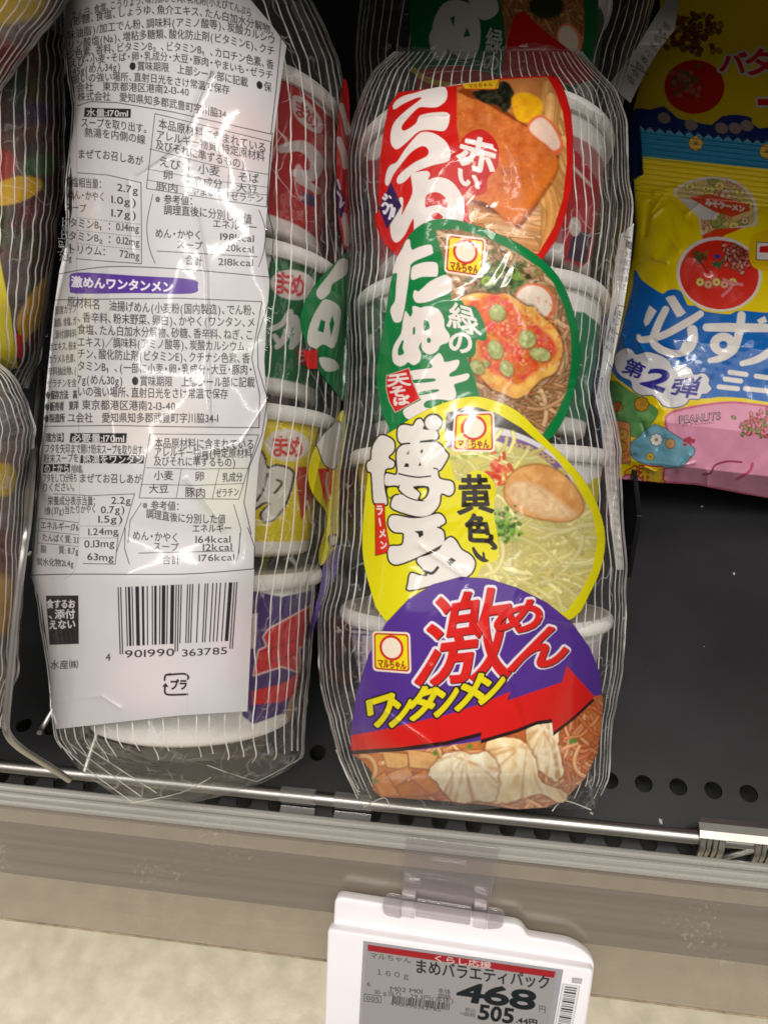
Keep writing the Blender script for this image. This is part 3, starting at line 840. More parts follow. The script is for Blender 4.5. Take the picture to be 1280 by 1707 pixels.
# red cup (top)
ca.poly(catmull([(470, 128), (500, 150), (545, 190), (590, 250), (600, 420), (560, 400), (500, 350), (455, 330)], 4, True), (176, 26, 30))
ca.poly(catmull([(488, 160), (512, 168), (536, 200), (534, 222), (512, 214), (490, 190)], 4, True), (206, 190, 186))
for i, ch in enumerate('まめ'): glyph_quad(ca, ch, quad((494 + 18 * i, 166 + 14 * i), (514 + 16 * i, 176 + 15 * i), (512 + 16 * i, 203 + 14 * i), (494 + 18 * i, 192 + 14 * i)), (170, 24, 30), 0.8)
ca.stroke([(470, 248), (505, 244), (528, 268), (520, 292), (492, 288)], [14, 20, 22, 20, 12], (206, 192, 190)); ca.stroke([(500, 300), (530, 318)], 12, (206, 192, 190))
ca.poly([(505, 318), (530, 330), (522, 346), (502, 336)], (60, 36, 96))
ca.stroke([(575, 160), (585, 300), (580, 390)], 12, (190, 30, 30))
# green cup
ca.poly(catmull([(455, 420), (500, 432), (545, 455), (600, 480), (600, 640), (540, 640), (470, 612), (425, 600)], 4, True), (10, 104, 56))
ca.ell(489, 475, 38, 25, (214, 206, 202), rot=0.15)
for i, ch in enumerate('まめ'): glyph_quad(ca, ch, quad((460 + 25 * i, 452 + 4 * i), (484 + 24 * i, 456 + 4 * i), (482 + 24 * i, 492 + 3 * i), (458 + 25 * i, 488 + 4 * i)), (200, 30, 46), 1.2)
W_ = (214, 210, 206)
ca.stroke([(453, 548), (470, 540), (484, 520), (478, 560), (462, 578)], 9, W_); ca.stroke([(458, 560), (470, 570), (490, 530), (496, 560), (486, 578)], [8, 10, 12, 14, 10], W_); ca.stroke([(432, 545), (440, 575)], 8, W_)
ca.stroke([(560, 455), (535, 490), (528, 500)], 15, W_); ca.stroke([(555, 470), (575, 465)], 10, W_)
ca.stroke([(514, 560), (520, 580), (540, 510), (548, 540), (535, 582)], [12, 12, 13, 14, 11], W_); ca.stroke([(522, 530), (530, 575), (552, 580), (556, 540), (535, 520)], 8, W_)
ca.poly([(494, 580), (530, 584), (528, 612), (498, 606)], (196, 32, 38)); glyph_quad(ca, '天', quad((500, 584), (525, 587), (523, 608), (500, 603)), (216, 190, 186), 0.6)
ca.stroke([(530, 590), (560, 600)], 5, W_); ca.stroke([(530, 602), (545, 612)], 5, W_)
# yellow cup
ca.poly(catmull([(425, 708), (500, 705), (545, 715), (552, 730), (535, 800), (520, 880), (470, 886), (405, 886)], 3, True), (222, 200, 12))
ca.ell(479, 742, 37, 27, (226, 216, 206), rot=0.05)
for i, ch in enumerate('まめ'): glyph_quad(ca, ch, quad((456 + 25 * i, 727 + 2 * i), (480 + 24 * i, 728 + 2 * i), (479 + 24 * i, 762), (456 + 25 * i, 760)), (206, 30, 36), 1.2)
pg = catmull([(418, 790), (430, 752), (440, 760), (446, 780), (462, 776), (486, 784), (488, 800), (476, 840), (456, 866), (440, 868), (436, 856), (450, 840), (440, 838), (428, 846), (410, 850)], 4, True)
ca.poly(pg, (34, 30, 26), grow=3); ca.poly(pg, (216, 212, 206), grow=-1)
ca.stroke([(446, 790), (440, 815), (428, 835)], 4, (34, 30, 26)); ca.stroke([(462, 800), (470, 806), (458, 822)], 4, (34, 30, 26))
ca.poly([(492, 778), (512, 778), (522, 830), (502, 868)], (196, 40, 24))
pg = catmull([(528, 735), (545, 690), (560, 700), (560, 780), (535, 770)], 4, True); ca.poly(pg, (34, 30, 26), grow=2); ca.poly(pg, (212, 208, 200))
# purple cup
ca.poly(catmull([(405, 1000), (470, 995), (535, 990), (530, 1080), (520, 1185), (470, 1190), (405, 1194)], 3, True), (70, 44, 110))
sh = np.array([(448, 1050), (520, 1010), (516, 1075), (498, 1078), (500, 1120), (470, 1110), (424, 1125), (432, 1085), (446, 1078), (440, 1062)])
ca.poly(sh, (224, 190, 190), grow=3); ca.poly(sh, (206, 40, 34)); 
for p in ([(455, 1060), (450, 1115)], [(475, 1040), (470, 1105)], [(440, 1085), (500, 1065)], [(445, 1105), (495, 1090)]): ca.stroke(p, 2.5, (150, 20, 24))
ca.stroke([(512, 1070), (518, 1090), (510, 1110)], 9, (210, 190, 30))
ca.poly([(420, 1152), (470, 1140), (512, 1112), (520, 1140), (470, 1170), (420, 1175)], (206, 34, 26))
ca.ell(505, 1185, 26, 42, (196, 150, 110), rot=0.2); ca.stroke([(490, 1160), (500, 1200), (494, 1230)], 6, (222, 190, 150)); ca.stroke([(508, 1150), (514, 1200)], 5, (214, 180, 150))
ca.poly([(412, 1025), (430, 1022), (426, 1080), (412, 1082)], (214, 200, 206)); ca.stroke([(420, 1030), (418, 1078)], 2, (190, 30, 40))
cup(LP, PK, (368, 196), (362, 432), 206, 168, (0.10, 0.80), (176, 26, 30), ca, label='cup with a red printed band')
cup(LP, PK, (364, 456), (358, 672), 206, 168, (0.10, 0.80), (10, 104, 56), ca, label='cup with a green printed band')
cup(LP, PK, (352, 692), (344, 918), 208, 168, (0.10, 0.80), (222, 200, 12), ca, label='cup with a yellow printed band')
cup(LP, PK, (328, 944), (322, 1200), 208, 162, (0.22, 0.80), (70, 44, 110), ca, label='cup with a purple printed band')

# --- the edges of this pack's own lid prints, seen at its right side
sp_ = Art(495, 110, 592, 1090, 1.0); z7 = zt(400, 560, 2.667); z8 = zt(400, 0, 2.667)
sp_.poly(z8(catmull([(470, 350), (450, 400), (436, 520), (428, 700), (432, 900), (452, 1060), (474, 1115), (492, 1060), (486, 800), (488, 470)], 3, True)), (186, 20, 22))
for st, w_ in (([(450, 470), (470, 540), (480, 590)], 9), ([(440, 620), (460, 680), (470, 740)], 10), ([(462, 960), (476, 1040), (480, 1080)], 11)): sp_.stroke(z8(st), w_, (206, 190, 188), only=True)
sp_.poly(z8([(424, 770), (470, 900), (452, 975), (424, 930)]), (52, 28, 90), only=True)
for st in ([(434, 800), (446, 840)], [(430, 850), (450, 880), (446, 910)], [(446, 920), (462, 900)]): sp_.stroke(z8(st), 3.4, (214, 206, 214), only=True)
sp_.poly(z8(catmull([(486, 1130), (440, 1152), (345, 1250), (285, 1350), (268, 1440), (300, 1530), (345, 1560), (350, 1640), (390, 1700), (440, 1760), (462, 1760), (480, 1500), (488, 1300)], 3, True)), (4, 112, 56))
for pg in ([(445, 1152), (480, 1160), (472, 1220), (412, 1262), (400, 1300), (362, 1332), (340, 1295), (400, 1215)], [(300, 1520), (312, 1440), (350, 1362), (382, 1330), (442, 1362), (446, 1425), (420, 1545), (370, 1530), (330, 1555)], [(352, 1590), (420, 1600), (440, 1640), (380, 1650)]): sp_.poly(z8(catmull(pg, 3, True)), (206, 204, 198), only=True)
for pg in ([(345, 1470), (360, 1420), (380, 1430), (372, 1480)], [(398, 1440), (412, 1400), (420, 1440), (405, 1500)]): sp_.poly(z8(pg), (4, 112, 56))
sp_.poly(z8([(280, 1560), (345, 1552), (346, 1640), (300, 1640)]), (190, 30, 34))
sp_.poly(z7(catmull([(462, 330), (420, 378), (338, 488), (302, 600), (322, 700), (388, 802), (352, 950), (360, 1022), (432, 930), (440, 780), (446, 600), (470, 440)], 3, True)), (206, 196, 12))
sp_.poly(z7(catmull([(440, 380), (410, 400), (345, 470), (350, 500), (380, 575), (430, 580), (450, 440)], 3, True)), (36, 30, 24), grow=2, only=True); sp_.poly(z7(catmull([(440, 380), (410, 400), (345, 470), (350, 500), (380, 575), (430, 580), (450, 440)], 3, True)), (210, 206, 198), only=True)
sp_.poly(z7([(346, 590), (412, 588), (408, 700), (384, 764), (372, 720)]), (196, 30, 22), only=True); sp_.stroke(z7([(390, 610), (384, 660), (398, 720)]), 4, (210, 196, 190), only=True)
sp_.poly(z7(catmull([(392, 890), (430, 880), (432, 930), (400, 940)], 3, True)), (36, 30, 24), only=True); sp_.poly(z7(catmull([(400, 896), (428, 890), (428, 920), (406, 930)], 3, True)), (210, 206, 198), only=True)
sp_.poly(z7(catmull([(436, 930), (372, 1012), (354, 1130), (330, 1220), (300, 1360), (330, 1300), (366, 1180), (430, 1060), (446, 960)], 3, True)), (76, 42, 128))
sp_.drape('printed_panel', PK, LF.hk(0.0016), M_label, LP)['label'] = 'edges of the coloured lid prints'

# --- the white label
la = Art(48, -12, 485, 1224, 1.3)
edge = [(112, -10), (108, 60), (124, 150), (126, 200), (116, 250), (124, 330), (112, 400), (100, 450), (90, 520), (78, 640), (72, 720), (64, 840), (56, 925), (52, 962), (70, 1010), (80, 1080), (84, 1150), (92, 1216),
        (200, 1204), (300, 1193), (413, 1186), (418, 1080), (424, 955), (426, 850), (432, 768), (446, 700), (441, 600), (446, 520), (450, 470), (441, 410), (448, 320), (456, 235), (468, 140), (478, 76), (452, 40), (410, -10)]
la.poly(np.array(edge), lambda X, Y: np.stack([192 + 8 * (fbm(X, Y, 80, 3) - .5)] * 3, -1) + np.array([1, -1, 2]))
# faint show-through of the cups behind the translucent print
for cx, cy_, rx, ry, cc in ((390, 230, 60, 60, (206, 178, 178)), (250, 700, 80, 60, (208, 196, 188)), (400, 560, 40, 60, (190, 202, 192)), (250, 1130, 70, 60, (212, 196, 200)), (390, 1060, 30, 60, (210, 190, 198)), (380, 820, 40, 60, (212, 208, 186))):
    la.ell(cx, cy_, rx, ry, cc, soft=50, alpha=0.55, only=True)
# seam fold: left flap lies under
la.poly([(62, 440), (129, 440), (131, 930), (100, 968), (40, 960)], (188, 186, 188), alpha=0.6, only=True, soft=1.2)
la.stroke([(128, 180), (129, 500), (132, 900), (108, 966)], 1.4, (150, 148, 150), alpha=0.7)
z1 = zt(0, 0, 2.6667); z2 = zt(0, 440, 2.6667); z3 = zt(0, 880, 2.2857)
def T(z, st, pts, size, bold=0.0, col=INK, **k): la.text(st, z(pts), size * z.s, col, bold=bold + 0.22, **k)
T(z1, 'たん白、食塩、こうりょう、味付豚ひき肉、乳化剤(小えびてんぷら', [(320, 70), (520, 20), (760, -10), (1000, 20), (1120, 60)], 44)
T(z1, '(砂糖、食塩、しょうゆ、魚介エキス、たん白加水分解物、', [(310, 100), (480, 65), (680, 44), (900, 55), (1080, 92), (1225, 140)], 46)
T(z1, '味油脂)/加工でん粉、調味料(アミノ酸等)、炭酸カルシウ', [(300, 158), (480, 122), (700, 102), (920, 105), (1080, 135), (1225, 182)], 47)
T(z1, 'リン酸塩(Na)、増粘多糖類、酸化防止剤(ビタミンE)、クチ', [(300, 205), (480, 172), (700, 152), (900, 160), (1080, 192), (1222, 230)], 47)
T(z1, 'ジ色素、香料、ビタミンB₂、ビタミンB₁、カロチン色素、香', [(300, 246), (480, 216), (700, 205), (900, 222), (1080, 258), (1218, 290)], 47)
T(z1, 'えび・小麦・そば・卵・乳成分・大豆・豚肉・やまいも・ゼラチ', [(310, 282), (480, 258), (700, 250), (900, 272), (1080, 308), (1214, 336)], 44)
T(z1, '45g(めん34g)　●賞味期限　上部シール部に記載　●保', [(322, 318), (480, 298), (700, 296), (900, 325), (1080, 362), (1208, 390)], 46)
T(z1, '扱いの強い場所、直射日光をさけ常温で保存', [(322, 355), (480, 342), (700, 350), (1022, 400)], 44)
T(z1, '会社　東京都港区港南2-13-40', [(340, 390), (480, 384), (700, 394), (842, 410)], 44)
T(z1, '株式会社　愛知県知多郡武豊町字川脇34-1', [(345, 430), (520, 430), (760, 460), (1028, 514)], 45)
def LN(z, pts, w=2.4, a=1.0): la.stroke(z(pts), w * z.s * 1.3, INK, soft=1.0, alpha=a, smooth=len(pts) == 4 and pts[0] != pts[-1] and z is not z2)
LN(z1, [(1250, 170), (1228, 400), (1205, 596)], 3); LN(z1, [(345, 470), (400, 452), (520, 456), (760, 496), (1000, 550), (1205, 596)], 3)
la.poly(z1([(378, 478), (584, 484), (582, 524), (374, 520)]), (30, 26, 30)); T(z1, '水量:170ml', [(385, 500), (572, 504)], 38, -.15, (214, 210, 212))
T(z1, 'スープを取り出す。', [(360, 544), (500, 552), (660, 574)], 46); T(z1, '熱湯を内側の線', [(376, 588), (500, 598), (648, 622)], 46)
T(z1, 'まぜてお召しあが', [(345, 684), (480, 690), (638, 718)], 46)
LN(z1, [(690, 505), (1205, 630), (1185, 920), (652, 838), (690, 505)], 2.6); LN(z1, [(668, 662), (930, 730), (1190, 775)], 2.4); LN(z1, [(660, 752), (920, 800), (1190, 832)], 2); LN(z1, [(655, 800), (920, 848), (1188, 866)], 2)
LN(z1, [(842, 700), (835, 860)], 2.2); LN(z1, [(1018, 745), (1012, 886)], 2.2)
T(z1, '本品原材料に含まれている', [(705, 548), (950, 602), (1185, 660)], 50); T(z1, 'アレルギー物質(特定原材料', [(695, 596), (950, 650), (1178, 698)], 48); T(z1, '及びそれに準ずるもの)', [(692, 640), (900, 690), (1090, 732)], 48)
T(z1, 'えび', [(705, 714), (805, 738)], 50); T(z1, '小麦', [(880, 748), (980, 764)], 50); T(z1, 'そば', [(1056, 784), (1152, 796)], 48)
T(z1, '卵', [(725, 776), (772, 780)], 46); T(z1, '乳成分', [(862, 804), (990, 820)], 46); T(z1, '大豆', [(1050, 832), (1148, 842)], 42)
T(z1, '豚肉', [(694, 824), (795, 838)], 42); T(z1, 'やまいも', [(850, 848), (998, 864)], 38); T(z1, 'ゼラチン', [(1025, 872), (1172, 884)], 40)
T(z1, '※参考値：', [(690, 884), (880, 894)], 48); T(z1, '調理直後に分別した値', [(728, 932), (920, 946), (1120, 976)], 48); T(z1, 'エネルギー', [(945, 992), (1145, 1012)], 44)
T(z1, 'めん・かやく', [(690, 1036), (900, 1046)], 46); T(z1, '198kcal', [(978, 1050), (1132, 1060)], 44); T(z1, 'スープ', [(785, 1086), (902, 1094)], 42); T(z1, '20kcal', [(1000, 1098), (1130, 1108)], 44)
LN(z1, [(700, 1116), (1145, 1142)], 2.6); T(z1, '合計', [(824, 1154), (902, 1162)], 48); T(z1, '218kcal', [(968, 1162), (1128, 1168)], 44)
LN(z1, [(680, 865), (655, 990), (662, 1090), (690, 1170)], 2.6); LN(z1, [(1152, 935), (1180, 1020), (1172, 1120), (1150, 1186)], 2.6)
LN(z1, [(345, 768), (480, 778), (628, 812)], 2.6); LN(z1, [(628, 812), (630, 1000), (630, 1172)], 2.6); LN(z1, [(340, 1150), (480, 1162), (630, 1172)], 2.6)
T(z1, '食塩相当量：', [(290, 806), (470, 820)], 48); T(z1, '2.7g', [(520, 830), (616, 846)], 46); T(z1, 'めん・かやく', [(300, 862), (470, 876)], 44); T(z1, '1.0g)', [(494, 884), (612, 900)], 46)
T(z1, 'スープ', [(290, 918), (385, 928)], 42); T(z1, '1.7g)', [(494, 944), (612, 956)], 46); T(z1, 'ビタミンB₁：0.14mg', [(272, 985), (440, 1000), (620, 1014)], 46); T(z1, 'ビタミンB₂：0.12mg', [(268, 1044), (440, 1058), (622, 1076)], 46); T(z1, 'ナトリウム：　72mg', [(262, 1104), (440, 1116), (622, 1136)], 46)
for y in (968, 1024, 1082):
    for k in range(22): LN(z1, [(345 + 13 * k, y + 1.35 * k), (351 + 13 * k, y + .6 + 1.35 * k)], 1.8)
T(z1, '5g', [(275, 1010), (300, 1012)], 38); T(z1, '12.2g', [(262, 1082), (318, 1086)], 38); T(z1, '22.5g', [(266, 1142), (320, 1146)], 40)
LN(z1, [(258, 1060), (320, 1062)], 1.6); LN(z1, [(258, 1120), (330, 1124)], 1.6); LN(z1, [(262, 1218), (480, 1186), (800, 1196), (1200, 1232)], 3); LN(z1, [(1212, 590), (1190, 900), (1215, 1050), (1200, 1232)], 3)
# purple pill
la.poly(z2(catmull([(312, 75), (340, 38), (600, 52), (850, 68), (880, 100), (850, 132), (600, 130), (340, 132), (312, 110)], 4, True)), (84, 52, 142)); T(z2, '激めんワンタンメン', [(318, 78), (560, 92), (772, 104)], 52, 0.5, (220, 214, 226))
LN(z2, [(250, 160), (340, 158), (800, 152), (1165, 168), (1120, 420), (1155, 580), (1152, 728)], 3); LN(z2, [(200, 722), (500, 718), (800, 724), (1152, 728)], 3)
LN(z2, [(1200, 40), (1200, 150), (1145, 330), (1148, 460), (1190, 600), (1165, 760), (1110, 900), (1085, 1060), (1118, 1200)], 3)
T(z2, '原材料名　油揚げめん(小麦粉(国内製造)、でん粉、', [(300, 166), (600, 192), (1142, 206)], 50); T(z2, '、香辛料、粉末野菜、卵白)、かやく(ワンタン、メ', [(345, 236), (700, 250), (1136, 260)], 50)
T(z2, '食塩、たん白加水分解物、砂糖、香辛料、ねぎ、こ', [(345, 290), (700, 304), (1128, 316)], 50); T(z2, 'エキス)／調味料(アミノ酸等)、炭酸カルシウム、', [(345, 346), (700, 356), (1112, 368)], 50)
T(z2, 'チン、酸化防止剤(ビタミンE)、クチナシ色素、香', [(345, 398), (700, 410), (1112, 420)], 50); T(z2, 'タミンB₁、(一部に小麦・卵・乳成分・大豆・豚肉・', [(345, 452), (700, 466), (1126, 470)], 50)
T(z2, '7g(めん30g)　●賞味期限　上部シール部に記載', [(345, 512), (700, 522), (1134, 526)], 50); T(z2, 'いの強い場所、直射日光をさけ常温で保存', [(345, 566), (700, 574), (1015, 578)], 50)
T(z2, '東京都港区港南2-13-40', [(364, 626), (782, 632)], 48); T(z2, 'ユ会社　愛知県知多郡武豊町字川脇34-1', [(300, 684), (640, 684), (972, 686)], 48)
for i, (st, xa, xb_) in enumerate((('即席カップ', 246, 342), ('油脂、食塩、ガ', 240, 342), ('、添付調味料', 235, 342), ('ポエキス、粉末', 222, 342), ('カラメル色素、', 218, 342), ('辛料抽出物、(', 216, 342), ('ゼラチンを含', 212, 342))):
    T(z2, st, [(xa, 208 + 54 * i), (xb_, 198 + 55 * i)], 42)
T(z2, '●保存方法　高', [(206, 584), (345, 580)], 42, .3); T(z2, '●販売者　東洋', [(202, 636), (350, 628)], 42, .3); T(z2, '●製造所', [(198, 688), (290, 684)], 42, .3)
T(z2, '理方法】', [(205, 772), (300, 772)], 42, .3); la.poly(z2([(314, 752), (566, 752), (562, 796), (310, 794)]), (30, 26, 30)); T(z2, '必要量:170ml', [(320, 774), (555, 776)], 42, -.15, (214, 210, 212))
T(z2, 'フタを矢印まで開け粉末スープを取り出す。', [(200, 820), (345, 822), (650, 828)], 46); T(z2, '粉末スープを', [(196, 866), (352, 862)], 44); la.poly(z2([(360, 850), (644, 850), (640, 888), (358, 886)]), (30, 26, 30)); T(z2, '熱湯をワンタン', [(368, 868), (640, 870)], 44, -.15, (214, 210, 212))
la.poly(z2([(194, 890), (314, 888), (312, 926), (192, 928)]), (30, 26, 30)); T(z2, 'の上から', [(198, 910), (310, 908)], 42, -.15, (214, 210, 212)); T(z2, '内側の線。', [(318, 910), (372, 912)], 40)
T(z2, 'フタをして3分待ち', [(190, 952), (345, 950)], 44); T(z2, 'まぜてお召しあが', [(352, 952), (632, 956)], 46); T(z2, 'りください。', [(190, 994), (338, 990)], 44)
LN(z2, [(668, 756), (1150, 760), (1105, 905), (1062, 1046), (620, 1040), (645, 900), (668, 756)], 2.6); LN(z2, [(650, 906), (880, 912), (1104, 908)], 2.2); LN(z2, [(628, 980), (880, 984), (1082, 976)], 2.2); LN(z2, [(808, 910), (784, 1042)], 2.2); LN(z2, [(976, 908), (944, 1044)], 2.2)
T(z2, '本品原材料に含まれている', [(688, 796), (1132, 802)], 50); T(z2, 'アレルギー物質(特定原材料', [(686, 836), (1122, 842)], 46); T(z2, '及びそれに準ずるもの)', [(684, 876), (1050, 882)], 46)
T(z2, '小麦', [(684, 940), (772, 940)], 46); T(z2, '卵', [(866, 944), (910, 944)], 46); T(z2, '乳成分', [(988, 950), (1080, 946)], 44); T(z2, '大豆', [(662, 1000), (752, 998)], 44); T(z2, '豚肉', [(822, 1014), (916, 1018)], 48); T(z2, 'ゼラチン', [(960, 1020), (1064, 1012)], 42)
T(z2, '※参考値：', [(634, 1072), (820, 1078)], 46); T(z2, '調理直後に分別した値', [(650, 1108), (820, 1130), (1004, 1134)], 46); T(z2, 'エネルギー', [(855, 1176), (1032, 1174)], 42); T(z2, 'めん・かやく', [(590, 1206), (798, 1218)], 46); T(z2, '164kcal', [(868, 1224), (1028, 1222)], 44); T(z2, 'スープ', [(680, 1254), (796, 1260)], 42); T(z2, '12kcal', [(900, 1260), (1034, 1256)], 44)
LN(z2, [(630, 1062), (580, 1140), (570, 1240)], 2.6); LN(z2, [(1040, 1070), (1072, 1180), (1060, 1290)], 2.6)
T(z2, '栄養成分表示当量：', [(214, 1052), (440, 1054)], 44); T(z2, '2.2g', [(494, 1050), (584, 1050)], 44); T(z2, '1食(37g)当たりかやく', [(200, 1098), (430, 1088)], 40); T(z2, '0.7g)', [(448, 1092), (560, 1090)], 44); T(z2, '1.5g)', [(436, 1134), (552, 1132)], 44)
T(z2, '1.24mg', [(392, 1190), (528, 1186)], 44); T(z2, '0.13mg', [(374, 1244), (512, 1240)], 46); LN(z2, [(600, 1020), (560, 1160), (520, 1280)], 2.4); LN(z2, [(240, 1022), (400, 1030), (600, 1022)], 2.4)
for y in (1165, 1218):
    for k in range(14): LN(z2, [(360 + 13 * k - (y - 1165) * .3, y), (366 + 13 * k - (y - 1165) * .3, y)], 1.8)
T(z2, 'エネルギー:176', [(182, 1160), (352, 1172)], 40); T(z2, 'たんぱく質: 3.1', [(188, 1214), (350, 1228)], 38); T(z2, '脂　　質: 8.7g', [(182, 1266), (350, 1276)], 38); LN(z2, [(175, 1130), (350, 1150)], 2.2); LN(z2, [(175, 1130), (165, 1290)], 2); LN(z2, [(172, 1186), (350, 1204)], 1.6); LN(z2, [(170, 1240), (350, 1256)], 1.6)
T(z3, '炭水化物21.4g', [(140, 128), (282, 136)], 32); T(z3, '63mg', [(332, 108), (436, 112)], 38); LN(z3, [(318, 136), (440, 138), (452, 20)], 2.2)
T(z3, '合計', [(618, 122), (688, 122)], 38); T(z3, '176kcal', [(756, 114), (896, 110)], 36); LN(z3, [(530, 96), (890, 88)], 2.4); LN(z3, [(478, 0), (476, 80), (494, 138)], 2.4); LN(z3, [(915, 20), (912, 90), (900, 130)], 2.4)
LN(z3, [(120, 180), (300, 176), (700, 176), (968, 156)], 2.8); LN(z3, [(945, 0), (970, 70), (968, 156)], 2.6)
la.poly(z3([(176, 258), (300, 257), (302, 442), (190, 446)]), (36, 32, 34)); T(z3, '食するお', [(178, 290), (288, 290)], 36, .2, (206, 202, 204)); T(z3, '、添付', [(185, 330), (288, 328)], 38, .2, (206, 202, 204)); T(z3, 'えない', [(186, 370), (290, 366)], 38, .2, (206, 202, 204))
T(z3, '水産㈱', [(192, 522), (300, 520)], 36)
# barcode with its own digits
Lc = ['0001101', '0011001', '0010011', '0111101', '0100011', '0110001', '0101111', '0111011', '0110111', '0001011']
Gc = [''.join('1' if c == '0' else '0' for c in p)[::-1] for p in Lc]; Rc = [''.join('1' if c == '0' else '0' for c in p) for p in Lc]
par = ['LLLLLL', 'LLGLGG', 'LLGGLG', 'LLGGGL', 'LGLLGG', 'LGGLLG', 'LGGGLL', 'LGLGLG', 'LGLGGL', 'LGGLGL']
digits = '4901990363785'
bits = '101' + ''.join((Lc if par[4][i] == 'L' else Gc)[int(d)] for i, d in enumerate(digits[1:7])) + '01010' + ''.join(Rc[int(d)] for d in digits[7:]) + '101'
bw = 457.0 / len(bits)
guard = set(range(3)) | set(range(45, 50)) | set(range(92, 95))
i = 0
while i < len(bits):
    j = i
    while j < len(bits) and bits[j] == '1': j += 1
    if j > i:
        xa, xb_ = 449 + bw * i, 449 + bw * j; f = i / 95.0
        top = 226 - 20 * f; bot = (482 if i in guard else 452) - 22 * f
        la.poly(z3([(xa, top), (xb_, top), (xb_ + 8 - 26 * f, bot), (xa + 8 - 26 * f, bot)]), INK, soft=0.8)
    i = max(j, i + 1)
T(z3, '4', [(402, 492), (424, 491)], 40); T(z3, '901990', [(474, 480), (668, 472)], 40); T(z3, '363785', [(692, 476), (868, 466)], 38)
la.stroke(z3([(640, 560), (700, 556), (718, 566), (716, 576)]), 3.4, INK); la.stroke(z3([(628, 580), (632, 562), (650, 557)]), 3.4, INK); la.stroke(z3([(630, 604), (630, 628), (648, 636), (715, 634)]), 3.4, INK)
la.poly(z3([(618, 606), (631, 590), (644, 606)]), INK); T(z3, 'プラ', [(648, 598), (716, 597)], 42, 0.7)
la.stroke(z3([(712, 545), (714, 700)]), 1.2, (180, 178, 182), alpha=.6)
la.drape('printed_label', PK, LF.hs(0.0026), M_label, LP)
# ================================================================== right pack: four printed lids towards us
RP = thing('noodle_pack', 'clear four-cup noodle pack with four overlapping lid prints in red, green, yellow, purple', 'noodle pack', PK.at(790, 1320), 'four-cup noodle packs on the shelf')
RF = Film(PK, [(660, 84), (622, 118), (604, 150), (592, 190), (578, 240), (576, 320), (584, 420), (574, 500), (578, 600), (574, 680), (560, 760), (552, 860), (542, 960), (530, 1040), (534, 1130), (548, 1210), (566, 1262), (596, 1330), (604, 1350)],
          [(968, 84), (996, 118), (1024, 150), (1042, 200), (1044, 270), (1052, 340), (1044, 430), (1034, 500), (1024, 570), (1014, 640), (1026, 690), (1034, 750), (1036, 850), (1046, 950), (1040, 1040), (1038, 1110), (1022, 1200), (1012, 1300), (990, 1350)],
          84, 1350, [(84, 0.016), (118, 0.040), (165, 0.050), (250, 0.0525), (400, 0.0505), (500, 0.0525), (650, 0.0505), (760, 0.0525), (920, 0.0505), (1020, 0.0525), (1180, 0.0505), (1250, 0.0485), (1295, 0.041), (1325, 0.022), (1350, 0.006)],
          23, 0.0017, creases=[([(838, 760), (970, 890), (1010, 886)], .0005, 5), ([(778, 985), (790, 1040), (850, 1140), (880, 1230)], .0008, 4), ([(905, 1030), (1015, 1050)], .0008, 4), ([(880, 660), (960, 640)], .0008, 4),
                       ([(700, 910), (770, 960)], .0006, 4), ([(620, 1170), (720, 1240)], .0006, 4), ([(960, 320), (1020, 370), (1050, 395)], .0012, 7), ([(960, 460), (1010, 520), (1000, 620)], .0012, 6), ([(718, 1110), (735, 1240)], .0005, 4), ([(670, 195), (745, 190)], .0008, 4)])
extra = [[(606, 1345), (640, 1330), (650, 1346)], [(560, 1250), (590, 1310), (600, 1320)], [(985, 1350), (940, 1335), (920, 1352)]]
RF.build('clear_film', RP, 36, 2.0, extra, wob=4.5, send=1322, ragged=34)

cb = Art(525, 130, 1060, 1290, 1.0)
PINK = (182, 120, 124)
# nutrition tables on the backs of the cups, seen at the pack's left
cb.poly(catmull([(525, 1045), (610, 1046), (640, 1060), (640, 1240), (560, 1235), (535, 1130)], 2, True), (196, 188, 198))
cb.stroke([(540, 1048), (615, 1050)], 3, (92, 70, 130), smooth=False); cb.stroke([(542, 1056), (615, 1058)], 3, (92, 70, 130), smooth=False)
for i in range(9):
    cb.stroke([(556, 1072 + 17 * i), (610, 1074 + 17 * i)], 1.4, (110, 92, 140), smooth=False, alpha=.8)
    load_glyphs('定食塩相量当質脂糖麦卵製造');
    for j in range(3): cb.text('定食塩相量当質脂糖麦卵製造'[(i * 3 + j) % 12], [(560 + 16 * j, 1064 + 17 * i), (573 + 16 * j, 1064 + 17 * i)], 12, (84, 64, 120), .2)
cb.poly(catmull([(560, 745), (600, 735), (640, 725), (640, 760), (600, 770), (570, 772)], 3, True), (196, 122, 76))
cb.poly(catmull([(590, 770), (640, 760), (640, 950), (600, 960)], 2, True), (188, 160, 60))
cb.poly(catmull([(560, 800), (592, 780), (600, 950), (560, 960)], 2, True), (150, 140, 128))
cb.poly(catmull([(575, 525), (640, 500), (650, 660), (580, 670)], 2, True), (52, 92, 74)); cb.stroke([(618, 560), (604, 660)], 7, (196, 200, 194))
cb.poly(catmull([(580, 300), (650, 268), (650, 420), (590, 430)], 2, True), (160, 62, 70)); 
for i in range(5): cb.stroke([(592, 290 + 24 * i), (640, 272 + 24 * i)], 2, (120, 30, 40), smooth=False)
